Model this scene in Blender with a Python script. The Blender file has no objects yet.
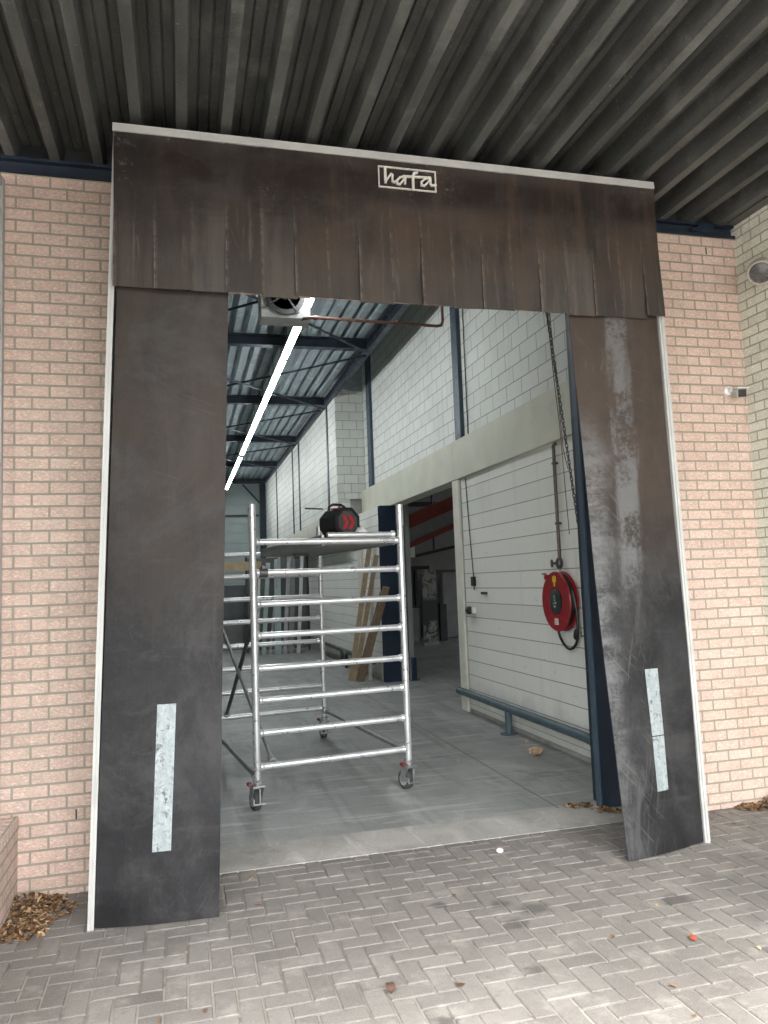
import bpy, bmesh, math, random
from mathutils import Vector, Matrix
random.seed(7)
S = bpy.context.scene
COL = S.collection
R = math.radians

# ------------------------------------------------------------------ node helpers
class NT:
    def __init__(self, name):
        self.m = bpy.data.materials.new(name); self.m.use_nodes = True
        self.t = self.m.node_tree; self.t.nodes.clear()
        self.out = self.t.nodes.new('ShaderNodeOutputMaterial')
        self.b = self.t.nodes.new('ShaderNodeBsdfPrincipled')
        self.t.links.new(self.b.outputs[0], self.out.inputs[0])
    def put(self, sock, v):
        if hasattr(v, 'is_output'): self.t.links.new(v, sock)
        elif isinstance(v, tuple) and len(v) == 3 and sock.type == 'RGBA': sock.default_value = (*v, 1)
        else: sock.default_value = v
    def n(self, typ, ins=None, **kw):
        nd = self.t.nodes.new('ShaderNode' + typ)
        for k, v in kw.items(): setattr(nd, k, v)
        for k, v in (ins or {}).items(): self.put(nd.inputs[k], v)
        return nd
    def math(self, op, a, b=0.0, c=None, clamp=False):
        nd = self.n('Math', {0: a, 1: b}, operation=op, use_clamp=clamp)
        if c is not None: self.put(nd.inputs[2], c)
        return nd.outputs[0]
    def pos(self): return self.n('NewGeometry').outputs['Position']
    def obj(self): return self.n('TexCoord').outputs['Object']
    def map(self, v, scale=(1, 1, 1), loc=(0, 0, 0), rot=(0, 0, 0)):
        return self.n('Mapping', {0: v, 'Scale': scale, 'Location': loc, 'Rotation': rot}).outputs[0]
    def noise(self, v, scale=5., detail=4., rough=.55, dist=0.):
        return self.n('TexNoise', {'Vector': v, 'Scale': scale, 'Detail': detail, 'Roughness': rough, 'Distortion': dist}).outputs[0]
    def ramp(self, f, a, b, lo=0., hi=1.):
        return self.n('MapRange', {0: f, 1: a, 2: b, 3: lo, 4: hi}, interpolation_type='SMOOTHSTEP').outputs[0]
    def mix(self, f, a, b, mode='MIX'):
        nd = self.t.nodes.new('ShaderNodeMix'); nd.data_type = 'RGBA'; nd.blend_type = mode
        self.put(nd.inputs[0], f); self.put(nd.inputs[6], a); self.put(nd.inputs[7], b)
        return nd.outputs[2]
    def sep(self, v): return self.n('SeparateXYZ', {0: v}).outputs
    def comb(self, x, y, z=0.): return self.n('CombineXYZ', {0: x, 1: y, 2: z}).outputs[0]
    def bump(self, h, strength=.3, dist=.01):
        self.put(self.b.inputs['Normal'], self.n('Bump', {'Height': h, 'Strength': strength, 'Distance': dist}).outputs[0])
    def done(self, col, rough=.6, metal=0., spec=.5):
        self.put(self.b.inputs['Base Color'], col); self.put(self.b.inputs['Roughness'], rough)
        self.put(self.b.inputs['Metallic'], metal); self.put(self.b.inputs['Specular IOR Level'], spec)
        return self.m

def simple(name, col, rough=.5, metal=0., var=.12, scale=9., bump=0., spec=.5, dirt=None):
    t = NT(name); v = t.obj()
    f = t.noise(v, scale, 5)
    dark = tuple(c * (1 - var) for c in col); lite = tuple(min(1, c * (1 + var)) for c in col)
    c = t.mix(t.ramp(f, .3, .7), dark, lite)
    if dirt:
        c = t.mix(t.ramp(t.noise(v, scale * .45, 6, .7), .56, .72, 0, .65), c, dirt)
    if bump: t.bump(t.noise(v, scale * 6, 4), bump, .004)
    r = t.ramp(t.noise(v, scale * 2, 3), .3, .7, max(0, rough - .1), min(1, rough + .1))
    return t.done(c, r, metal, spec)

M = {}
def brick_mat(name, ax, c1, c2, mort, w, h, m, off, bumpd=.006, rust=True, grime=(.5, .5, .5), sq=1., fine=85., smooth=.1, frq=2):
    t = NT(name); p = t.pos(); s = t.sep(p)
    u = t.math('SUBTRACT', s[ax], off[0]); vv = t.math('SUBTRACT', s[2], off[1])
    wob = t.noise(p, 9., 2)
    u = t.math('ADD', u, t.math('MULTIPLY', t.math('SUBTRACT', wob, .5), .0028 if rust else .002))
    vv = t.math('ADD', vv, t.math('MULTIPLY', t.math('SUBTRACT', t.noise(t.map(p, loc=(5, 3, 1)), 7., 2), .5), .0028 if rust else .002))
    vec = t.comb(u, vv)
    b = t.n('TexBrick', {'Vector': vec, 'Color1': c1, 'Color2': c2, 'Mortar': mort, 'Scale': 1., 'Mortar Size': m, 'Mortar Smooth': smooth, 'Bias': 0., 'Brick Width': w, 'Row Height': h}, offset=.5, offset_frequency=frq)
    col = b.outputs['Color']; fac = b.outputs['Fac']
    g = t.noise(p, fine, 5, .7)
    stretch = t.noise(t.map(p, (40, 40, 90)), 1.4, 4, .7, .6)
    col = t.mix(t.math('MULTIPLY', t.ramp(g, .42, .7, 0, .5 if rust else .12), t.math('SUBTRACT', 1., fac)), col, tuple(c * .62 for c in c1))
    if rust:
        col = t.mix(t.math('MULTIPLY', t.ramp(stretch, .52, .66, 0, .6), t.math('SUBTRACT', 1., fac)), col, tuple(min(1, c * 1.5) for c in c1))
        col = t.mix(t.math('MULTIPLY', t.ramp(stretch, .47, .35, 0, .5), t.math('SUBTRACT', 1., fac)), col, tuple(c * .6 for c in c1))
    big = t.noise(p, 1.1, 5, .65)
    row = t.math('FLOOR', t.math('DIVIDE', vv, h))
    off_ = t.math('MULTIPLY', t.math('FLOORED_MODULO', row, 2.), .5)
    cidx = t.math('FLOOR', t.math('ADD', t.math('DIVIDE', u, w), off_))
    wn = t.n('TexWhiteNoise', {'Vector': t.comb(cidx, row, 3.)}).outputs['Value']
    inside = t.math('SUBTRACT', 1., fac)
    if rust:
        col = t.mix(t.math('MULTIPLY', t.ramp(wn, .75, 1., 0, .22), inside), col, tuple(x * .62 for x in c2))
        col = t.mix(t.math('MULTIPLY', t.ramp(wn, .3, .0, 0, .3), inside), col, tuple(min(1, x * 1.18) for x in c1))
        mo = t.noise(t.map(p, loc=(2, 2, 8)), 3.3, 6, .7)
        col = t.mix(t.ramp(mo, .55, .7, 0, .22), col, tuple(x * .55 for x in c2))
        drip = t.noise(t.map(p, (14, 14, .6)), 1., 4, .6, .3)
        col = t.mix(t.ramp(drip, .57, .72, 0, .3), col, tuple(x * .5 for x in c2))
    else:
        col = t.mix(t.math('MULTIPLY', t.ramp(wn, .6, 1., 0, .3), inside), col, tuple(x * .8 for x in c2))
        drip = t.noise(t.map(p, (8, 8, .5)), 1., 5, .65, .3)
        col = t.mix(t.ramp(drip, .55, .75, 0, .45), col, tuple(x * .68 for x in c2))
        sc_ = t.math('MULTIPLY', t.ramp(t.noise(t.map(p, (5, 5, 22)), 1., 4, .7, .5), .66, .72), t.ramp(t.noise(p, 1.3, 3), .45, .6))
        col = t.mix(t.math('MULTIPLY', sc_, .45), col, (.2, .2, .19))
        low_ = t.math('MULTIPLY', t.ramp(t.math('ADD', s[2], t.math('MULTIPLY', t.noise(p, 5, 4), .6)), .75, .3), .5)
        col = t.mix(low_, col, (.38, .37, .34))
    col = t.mix(t.ramp(big, .42, .75, 0, .45), col, t.mix(1., col, (*grime, 1), 'MULTIPLY'))
    hgt = t.math('ADD', t.math('MULTIPLY', t.math('SUBTRACT', 1., fac), 1.), t.math('MULTIPLY', t.math('ADD', g, stretch), .30 if rust else .08))
    t.bump(hgt, .8, bumpd)
    M[name] = t.done(col, .85, 0, .3)

brick_mat('pink_brick', 0, (.66, .50, .425), (.605, .45, .375), (.345, .31, .255), .1815, .0682, .0062, (.0145, .0322), grime=(.86, .82, .76))
brick_mat('pale_brick', 1, (.72, .725, .62), (.66, .67, .57), (.36, .355, .28), .1815, .0682, .0055, (.04, .0322), grime=(.88, .9, .84))
brick_mat('low_brick', 1, (.66, .50, .425), (.605, .45, .375), (.345, .31, .255), .1815, .0682, .0062, (.04, .0322), grime=(.86, .82, .76))
brick_mat('low_brick_front', 0, (.66, .50, .425), (.605, .45, .375), (.345, .31, .255), .1815, .0682, .0062, (.04, .0322), grime=(.86, .82, .76))
brick_mat('block_side', 1, (.76, .77, .725), (.72, .73, .685), (.27, .28, .27), .375, .172, .0048, (.1, .0), .003, False, (.8, .81, .8))
brick_mat('block_lower', 1, (.79, .79, .745), (.76, .765, .72), (.30, .30, .29), 60., .172, .0045, (.2, .10), .003, False, (.82, .83, .81))
brick_mat('block_front', 0, (.68, .69, .645), (.62, .63, .59), (.27, .28, .27), .27, .172, .0048, (2.82, .0), .003, False, (.8, .81, .8))

def rubber(name, header=False):
    t = NT(name); p = t.pos(); s = t.sep(p)
    n1 = t.noise(p, 3.2, 6, .65); n2 = t.noise(t.map(p, (9, 9, .9)), 1., 5, .6, .4)
    n3 = t.noise(p, 38, 5, .7); n4 = t.noise(t.map(p, loc=(4, 1, 9)), 1.5, 5, .6)
    c = t.mix(t.ramp(n1, .3, .72), (.0095, .0095, .0105), (.022, .022, .024))
    # brown dust bleached into the rubber, strongest where rain never reaches
    hz = t.ramp(t.math('ADD', s[2], t.math('MULTIPLY', t.math('SUBTRACT', n4, .5), 1.6)), 1.0, 2.6)
    br = t.math('MULTIPLY', hz, t.ramp(t.math('ADD', n1, t.math('MULTIPLY', n2, .6)), .55, 1.0, .3, 1.))
    c = t.mix(t.math('MULTIPLY', br, .9), c, (.043, .032, .0245))
    c = t.mix(t.ramp(n2, .56, .76, 0, .5), c, (0.0385, 0.0350, 0.0322))
    c = t.mix(t.ramp(n3, .52, .72, 0, .3), c, (0.0385, 0.0364, 0.0350))
    n5 = t.noise(t.map(p, loc=(3, 7, 2)), 1.7, 8, .72, .5); n6 = t.noise(t.map(p, (1.2, 1.2, 4.2), loc=(8, 1, 3)), 1.9, 7, .7, .6)
    c = t.mix(t.ramp(n5, .46, .72, 0, .55), c, (.056, .055, .055))
    c = t.mix(t.ramp(n5, .46, .34, 0, .6), c, (.010, .0095, .0095))
    c = t.mix(t.ramp(n6, .54, .72, 0, .24), c, (.070, .067, .064))
    c = t.mix(t.math('MULTIPLY', t.ramp(n6, .42, .3, 0, .5), hz), c, (.045, .026, .016))
    if header:
        spot = t.math('MULTIPLY', t.ramp(n3, .56, .66), t.ramp(t.noise(p, 2.1, 3), .45, .6))
        spot = t.math('MULTIPLY', spot, t.ramp(s[2], 3.66, 3.8))
        c = t.mix(t.math('MULTIPLY', spot, .9), c, (0.1050, 0.0980, 0.0840))
        band = t.math('MULTIPLY', t.ramp(s[2], 3.68, 3.80), t.ramp(s[2], 3.97, 3.88))
        c = t.mix(t.math('MULTIPLY', band, t.ramp(n1, .36, .56, .1, .9)), c, (0.0154, 0.0098, 0.0077))
        low = t.ramp(t.math('ADD', s[2], t.math('MULTIPLY', t.math('SUBTRACT', n4, .5), .5)), 3.68, 3.3, 0, .75)
        c = t.mix(t.math('MULTIPLY', low, t.ramp(n2, .28, .62, .15, 1.)), c, (0.0560, 0.0483, 0.0420))
        rustp = t.math('MULTIPLY', t.ramp(n2, .5, .66), t.ramp(s[0], .3, .8))
        c = t.mix(t.math('MULTIPLY', rustp, .4), c, (0.0595, 0.0392, 0.0280))
    else:
        right = t.ramp(s[0], 1.5, 1.6)
        c = t.mix(t.math('MULTIPLY', t.math('MULTIPLY', right, hz), t.ramp(n4, .35, .6, .1, .55)), c, (0.0420, 0.0308, 0.0245))
        d = t.math('ABSOLUTE', t.math('SUBTRACT', s[0], t.math('ADD', 2.585, t.math('MULTIPLY', t.math('SUBTRACT', n2, .5), .25))))
        pale = t.math('MULTIPLY', t.ramp(d, .11, .03), t.ramp(s[2], 1.2, 1.9))
        pale = t.math('MULTIPLY', pale, t.ramp(t.math('ADD', t.math('MULTIPLY', n1, .5), t.math('MULTIPLY', n3, .5)), .38, .56, .1, .95))
        c = t.mix(t.math('MULTIPLY', pale, t.math('MULTIPLY', right, .6)), c, (0.1295, 0.1309, 0.1330))
        smear = t.math('MULTIPLY', t.ramp(t.noise(t.map(p, (3, 3, 1.1), (2, 1, 0)), 2.0, 6, .75, .8), .5, .66), right)
        c = t.mix(t.math('MULTIPLY', smear, t.ramp(s[0], 2.75, 2.45, .15, .6)), c, (0.0700, 0.0700, 0.0700))
    if header:
        tn = t.n('Attribute', attribute_name='tone').outputs['Fac']
        c = t.mix(t.math('MULTIPLY', t.ramp(tn, .1, 1., 0, .45), t.ramp(n2, .3, .6, .3, 1.)), c, (.088, .080, .072))
        c = t.mix(t.ramp(tn, -.1, -1., 0, .4), c, (.018, .016, .015))
        rb = t.math('MULTIPLY', t.ramp(s[2], 3.80, 3.62), t.ramp(s[2], 3.2, 3.42))
        rb = t.math('MULTIPLY', rb, t.math('MULTIPLY', t.ramp(s[0], .35, .75), t.ramp(t.math('ADD', n1, t.math('MULTIPLY', n5, .5)), .55, .9, .15, .8)))
        c = t.mix(t.math('MULTIPLY', rb, .55), c, (.066, .044, .031))
        wr = t.n('Attribute', attribute_name='tint').outputs['Fac']
        c = t.mix(t.math('MULTIPLY', wr, t.ramp(t.noise(p, 16, 5, .7), .38, .6, 0, .55)), c, (.16, .14, .12))
        sk = t.noise(t.map(p, (22, 22, 1.3), loc=(1, 0, 4)), 1., 5, .7, .4)
        c = t.mix(t.math('MULTIPLY', t.ramp(sk, .55, .72), t.ramp(s[2], 3.78, 3.5, 0, .4)), c, (.125, .108, .092))
    if not header:
        c = t.mix(t.math('MULTIPLY', t.math('MULTIPLY', right, t.ramp(s[2], 1.5, 2.4)), t.ramp(n5, .35, .6, .25, .8)), c, (.054, .039, .030))
        edge = t.math('MULTIPLY', t.math('MULTIPLY', right, t.ramp(t.math('ADD', s[0], t.math('MULTIPLY', n1, .3)), 2.66, 2.50)), t.math('MULTIPLY', t.ramp(s[2], 2.7, 2.1), t.ramp(s[2], .3, 1.0, .3, 1.)))
        c = t.mix(t.math('MULTIPLY', edge, t.ramp(t.math('ADD', n6, t.math('MULTIPLY', n3, .4)), .52, .8, .1, .75)), c, (.15, .152, .155))
        c = t.mix(t.math('MULTIPLY', t.math('MULTIPLY', right, t.ramp(d, .09, .04)), t.math('MULTIPLY', t.ramp(s[2], 1.3, 1.8), t.ramp(t.math('ADD', n1, t.math('MULTIPLY', n3, .5)), .62, .82, 0, .6))), c, (.13, .132, .135))
    # scuffs: long straight streaks of strongly stretched noise
    def streak(rot, k, lo, gate):
        q = t.noise(t.map(t.map(p, rot=(0, rot, 0)), (k, .01, k * .035)), 1., 2, .5, .15)
        return t.math('MULTIPLY', t.ramp(q, lo, lo + .05), t.ramp(t.noise(t.map(p, loc=(rot * 9, 2, 7)), 3.2, 4, .6), gate, gate + .1))
    sc = t.math('MAXIMUM', streak(.35, 70., .66, .52), streak(-.6, 90., .67, .54))
    sc = t.math('MAXIMUM', t.math('MULTIPLY', sc, .5), t.math('MULTIPLY', streak(1.25, 60., .66, .55), .4))
    if not header:
        lr = t.math('MULTIPLY', t.ramp(s[0], 2.74, 2.5), right)
        sc = t.math('MAXIMUM', sc, t.math('MULTIPLY', t.math('MAXIMUM', streak(.75, 55., .60, .46), streak(-.25, 80., .6, .48)), lr))
    c = t.mix(t.math('MULTIPLY', sc, .5), c, (0.0910, 0.0889, 0.0854))
    t.bump(t.math('ADD', t.math('MULTIPLY', n3, .12), t.math('ADD', n1, t.math('MULTIPLY', n2, .7))), .3, .02)
    return t.done(c, t.ramp(n1, .3, .7,   .5, .68), 0, .2)
M['rubber'] = rubber('rubber'); M['rubber_header'] = rubber('rubber_header', True)
M['rubber_side'] = simple('rubber_side', (.02, .02, .022), .6)

def concrete(name, c1, c2, stain, sc=1.3, rough=.45, joints=False):
    t = NT(name); p = t.pos()
    a = t.noise(p, sc, 7, .62, .6); b = t.noise(t.map(p, (1, .35, 1), rot=(0, 0, .3)), sc * 2.6, 5, .6, .8); f = t.noise(p, 60, 4, .7)
    c = t.mix(t.ramp(a, .3, .7), c1, c2)
    c = t.mix(t.ramp(b, .53, .72, 0, .6), c, tuple(min(1, x * 1.45) for x in c2))
    c = t.mix(t.ramp(t.noise(t.map(p, loc=(7, 3, 0)), sc * .9, 6, .7), .55, .7, 0, .75), c, stain)
    c = t.mix(t.ramp(f, .35, .65, 0, .25), c, tuple(x * .6 for x in c1))
    if joints:
        s_ = t.sep(p)
        tr = t.noise(t.map(p, (3.2, .22, 1), rot=(0, 0, -.12)), 1.6, 5, .65, .7)
        c = t.mix(t.ramp(tr, .52, .68, 0, .5), c, tuple(x * .62 for x in c1))
        sw = t.noise(t.map(p, (.5, 5, 1), rot=(0, 0, .5)), 2.2, 4, .6, 1.2)
        c = t.mix(t.ramp(sw, .54, .68, 0, .6), c, (.47, .47, .45))
        spk = t.math('MULTIPLY', t.ramp(t.noise(p, 46, 2), .70, .75), t.ramp(t.noise(p, 2.2, 3), .45, .6))
        c = t.mix(t.math('MULTIPLY', spk, .6), c, (.5, .49, .46))
        for (ax, per, o_) in ((0, 3.1, .62), (1, 4.2, 1.15)):
            m_ = t.math('PINGPONG', t.math('ADD', s_[ax], o_), per / 2)
            c = t.mix(t.ramp(m_, .012, .004, 0, .75), c, (.09, .09, .088))
    t.bump(t.math('ADD', t.math('MULTIPLY', f, .3), a), .2, .006)
    return t.done(c, t.ramp(b, .3, .7, rough - .08, rough + .16), 0, .4)
M['slab'] = concrete('slab', (.235, .24, .23), (.34, .343, .328), (.15, .153, .148), joints=True)
M['threshold'] = concrete('threshold', (.30, .288, .262), (.42, .402, .365), (.19, .18, .165), 2.6, .75)
M['concrete_band'] = simple('concrete_band', (.60, .60, .50), .75, 0, .06, 3, .25, dirt=(.50, .50, .42))
M['concrete_post'] = simple('concrete_post', (.66, .65, .575), .7, 0, .07, 4, .2, dirt=(.5, .49, .42))
M['kerb'] = simple('kerb', (.33, .33, .31), .8, 0, .2, 6, .3, dirt=(.18, .18, .17))

def paver_mat():
    t = NT('paver'); p = t.pos()
    a = t.n('Attribute', attribute_name='tint').outputs['Fac']
    c = t.mix(a, (.112, .100, .089), (.205, .187, .168))
    n = t.noise(p, 1.3, 6, .6); f = t.noise(p, 130, 3, .8); m_ = t.noise(p, 22, 5, .7)
    c = t.mix(t.ramp(n, .35, .7, 0, .5), c, (.25, .232, .21))
    c = t.mix(t.ramp(m_, .5, .7, 0, .4), c, (.095, .09, .087))
    c = t.mix(t.ramp(f, .45, .7, 0, .4), c, (.26, .25, .24))
    c = t.mix(t.ramp(f, .42, .3, 0, .4), c, (.06, .057, .055))
    dust = t.noise(t.map(p, loc=(9, 4, 0)), 5.5, 7, .72)
    c = t.mix(t.ramp(dust, .5, .68, 0, .6), c, (.29, .27, .24))
    c = t.mix(t.ramp(t.noise(t.map(p, loc=(1, 8, 0)), 2.6, 7, .7), .54, .70, 0, .32), c, (.088, .082, .076))
    c = t.mix(t.math('MULTIPLY', t.ramp(t.noise(t.map(p, loc=(3, 3, 3)), 75, 2), .68, .72), .7), c, (.3, .28, .24))
    s = t.sep(p)
    # darker patch with a noisy edge to the right and old drip stains
    d = t.n('VectorMath', {0: t.comb(s[0], s[1]), 1: (3.0, 3.25, 0)}, operation='DISTANCE').outputs['Value']
    d = t.math('ADD', d, t.math('MULTIPLY', t.math('SUBTRACT', t.noise(p, 3.5, 5), .5), .7))
    c = t.mix(t.ramp(d, .62, .42, 0, .4), c, (.065, .063, .061))
    for (x, y, r) in ((1.48, 3.66, .055), (1.47, 3.43, .07), (1.37, 3.03, .05), (1.62, 3.56, .09), (1.2, 3.75, .05), (2.3, 3.42, .09), (.9, 2.8, .05)):
        d = t.n('VectorMath', {0: t.comb(t.math('MULTIPLY', s[0], .8), s[1]), 1: (x * .8, y, 0)}, operation='DISTANCE').outputs['Value']
        d = t.math('ADD', d, t.math('MULTIPLY', t.math('SUBTRACT', t.noise(t.map(p, loc=(x, y, 0)), 14, 4), .5), .09))
        c = t.mix(t.ramp(d, r, r * .35, 0, .6), c, (.05, .045, .042))
    t.bump(t.math('ADD', f, t.math('MULTIPLY', m_, .8)), .4, .003)
    return t.done(c, .85, 0, .25)
M['paver'] = paver_mat()
def sand_mat():
    t = NT('joint_sand'); p = t.pos()
    c = t.mix(t.ramp(t.noise(p, 2.3, 5), .35, .65), (.19, .175, .148), (.32, .298, .255))
    c = t.mix(t.ramp(t.noise(p, 11, 4), .56, .66, 0, .8), c, (.12, .115, .10))
    t.bump(t.noise(p, 160, 3), .5, .003)
    return t.done(c, .95, 0, .2)
M['sand'] = sand_mat()
def yard_mat():
    t = NT('yard'); p = t.pos(); s = t.sep(p)
    b = t.n('TexBrick', {'Vector': t.comb(s[0], s[1]), 'Color1': (.25, .235, .22), 'Color2': (.30, .285, .27), 'Mortar': (.2, .19, .17), 'Scale': 1., 'Mortar Size': .004, 'Brick Width': .19, 'Row Height': .095})  # outer yard kept paler than the pavers to bounce light onto wall and canopy
    return t.done(t.mix(t.ramp(t.noise(p, .4, 5), .4, .7, 0, .4), b.outputs[0], (.2, .19, .18)), .9)
M['yard'] = yard_mat()

def sheet(name, c1, c2, metal=.35, rough=.5):
    t = NT(name); p = t.pos()
    a = t.noise(t.map(p, (1, .15, 1)), 9, 5); f = t.noise(p, 85, 4, .8); g = t.noise(t.map(p, (1, .5, 1)), 3.1, 7, .7)
    c = t.mix(t.ramp(a, .3, .7), c1, c2)
    f2 = t.noise(p, 210, 3, .85)
    c = t.mix(t.ramp(f2, .52, .7, 0, .75), c, tuple(min(1, x * 1.9) for x in c2))
    c = t.mix(t.ramp(f2, .46, .32, 0, .6), c, tuple(x * .45 for x in c1))
    c = t.mix(t.ramp(f, .5, .72, 0, .5), c, tuple(x * 1.6 for x in c2))
    c = t.mix(t.ramp(g, .5, .72, 0, .5), c, tuple(x * .6 for x in c1))
    w = t.math('MULTIPLY', t.ramp(t.noise(p, 42, 3), .66, .72), t.ramp(t.noise(t.map(p, loc=(3, 1, 0)), 4, 2), .42, .6))
    c = t.mix(t.ramp(t.noise(t.map(p, loc=(6, 2, 1)), 2.3, 7, .72), .5, .68, 0, .55), c, tuple(min(1, x * 1.7) for x in c2))
    c = t.mix(t.math('MULTIPLY', w, .55), c, (.30, .29, .26))
    t.bump(f, .15, .003)
    return t.done(c, t.ramp(f, .3, .7, rough - .1, rough + .15), metal, .4)
M['canopy_sheet'] = sheet('canopy_sheet', (.042, .0435, .041), (.094, .096, .090), .0, .5)
M['roof_sheet'] = sheet('roof_sheet', (.23, .275, .295), (.30, .35, .37), .2, .42)
M['cladding'] = simple('cladding', (.40, .47, .46), .55, 0, .05, 2)
M['blue'] = simple('blue_paint', (.012, .020, .034), .42, 0, .2, 6, dirt=(.03, .045, .06))
M['blue_grey'] = simple('blue_grey_paint', (.065, .10, .12), .5, 0, .2, 8, .1, dirt=(.12, .14, .14))
M['blue_lite'] = simple('blue_post_paint', (.045, .072, .10), .5, 0, .15, 5)
M['navy_bright'] = simple('navy_paint', (.005, .018, .042), .4, 0, .15, 5, dirt=(.03, .05, .08))
M['alu'] = simple('aluminium_tube', (.60, .61, .615), .36, .6, .06, 9)
M['alu_dull'] = simple('dull_aluminium', (.30, .305, .31), .45, .55, .15, 12, .06)
M['trim'] = simple('aluminium_trim', (.40, .40, .385), .5, .05, .08, 6, dirt=(.42, .41, .38))
M['steel_dark'] = simple('dark_steel', (.09, .09, .09), .45, .6, .2, 20)
M['deck_wood'] = simple('deck_underside', (.20, .205, .2), .6, 0, .15, 7)
M['black'] = simple('black_plastic', (.009, .009, .010), .45, 0, .2, 20, .1)
M['black_tyre'] = simple('black_tyre', (.05, .05, .05), .75, 0, .2, 30, .2)
M['wheel_grey'] = simple('wheel_grey', (.35, .34, .32), .6, 0, .2, 20)
M['red'] = simple('red_enamel', (.27, .010, .016), .4, 0, .1, 8)
M['red_dull'] = simple('faded_red', (.16, .03, .03), .6, 0, .2, 12)
M['red_bright'] = simple('red_plastic', (.38, .018, .025), .45, 0, .1, 10)
M['red_beam'] = simple('red_lead_paint', (.22, .04, .028), .5, 0, .15, 4)
M['grey_beam'] = simple('grey_sheet', (.22, .23, .225), .5, 0, .15, 4)
M['white'] = simple('white_plastic', (.78, .78, .76), .45, 0, .04, 10)
M['white_dirty'] = simple('white_board', (.50, .50, .48), .6, 0, .12, 8, dirt=(.4, .39, .36))
M['yellow'] = simple('yellow_sticker', (.75, .50, .03), .5, 0, .06, 12)
M['green_dark'] = simple('dark_green_label', (.02, .035, .03), .5, 0, .3, 60)
M['wood'] = simple('pine_wood', (.34, .265, .17), .65, 0, .18, 11, .2)
M['wood_brown'] = simple('brown_wood', (.22, .16, .105), .65, 0, .2, 11, .2)
M['wood_tan'] = simple('tan_plywood', (.40, .33, .20), .65, 0, .15, 12)
M['copper'] = simple('brown_copper', (.17, .085, .06), .45, .4, .2, 14)
M['pipe_brown'] = simple('brown_pipe', (.115, .085, .07), .5, .2, .2, 14)
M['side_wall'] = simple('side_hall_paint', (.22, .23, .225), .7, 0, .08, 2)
M['side_dark'] = simple('dark_panel', (.03, .033, .034), .4, 0, .2, 4)
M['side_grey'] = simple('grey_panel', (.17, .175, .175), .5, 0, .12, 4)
M['grey_cab'] = simple('grey_cabinet', (.115, .122, .125), .5, 0, .15, 4)
M['teal_panel'] = simple('teal_panel', (.28, .36, .35), .5, 0, .1, 5)
M['mark'] = None
def strip_mat():
    t = NT('marking_strip'); p = t.pos()
    n = t.noise(p, 28, 6, .75, .6); m_ = t.noise(t.map(p, (3, 3, 1)), 9, 5, .7)
    c = t.mix(t.ramp(m_, .3, .7), (.20, .235, .24), (.31, .345, .35))
    c = t.mix(t.math('MULTIPLY', t.ramp(n, .50, .62), t.ramp(m_, .40, .6)), c, (.075, .075, .078))
    c = t.mix(t.ramp(t.noise(p, 60, 4), .55, .7, 0, .6), c, (.13, .135, .135))
    return t.done(c, .5, 0, .5)
M['mark'] = strip_mat()
M['logo'] = simple('logo_paint', (.55, .54, .49), .6, 0, .15, 40)
def leaf_mat():
    t = NT('dry_leaf'); a = t.n('Attribute', attribute_name='tint').outputs['Fac']
    c = t.mix(t.ramp(a, 0., .5), (.07, .04, .022), (.20, .115, .06))
    c = t.mix(t.ramp(a, .55, 1.), c, (.40, .28, .16))
    return t.done(c, .8, 0, .2)
M['leaf'] = leaf_mat()
M['leaf_red'] = simple('red_leaf', (.38, .07, .03), .7)
M['leaf_brown'] = simple('brown_leaf', (.11, .06, .04), .8)
M['stone'] = simple('white_stone', (.75, .74, .71), .8)
M['crumple'] = simple('crumpled_leaf', (.40, .29, .19), .8, 0, .3, 40)
def glass_mat():
    t = NT('ribbed_glass'); p = t.pos()
    t.put(t.b.inputs['Transmission Weight'], .55)
    t.bump(t.n('TexWave', {'Vector': p, 'Scale': 6.}, bands_direction='Z').outputs['Fac'], .2, .01)
    return t.done((.42, .52, .48), .12, 0, .5)
M['glass'] = glass_mat()
def banner_mat():
    t = NT('banner_print'); p = t.pos(); s = t.sep(p)
    n = t.noise(p, 5.5, 4, .6, .8); top = t.ramp(s[2], 1.05, 1.2); lowb = t.ramp(s[2], .62, .5)
    c = t.mix(t.math('MAXIMUM', t.math('MULTIPLY', top, t.ramp(n, .38, .52, .1, .8)), t.math('MULTIPLY', lowb, t.ramp(n, .45, .56, 0, .9))), (.035, .045, .045), (.33, .32, .30))
    return t.done(c, .5)
M['banner'] = banner_mat()
def emit_mat(name, col, k):
    t = NT(name); t.put(t.b.inputs['Emission Color'], col); t.put(t.b.inputs['Emission Strength'], k)
    return t.done((.8, .8, .8), .5)
LAMP = 5.2
M['tube'] = emit_mat('lit_diffuser', (.93, .98, 1.0), LAMP)

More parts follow.
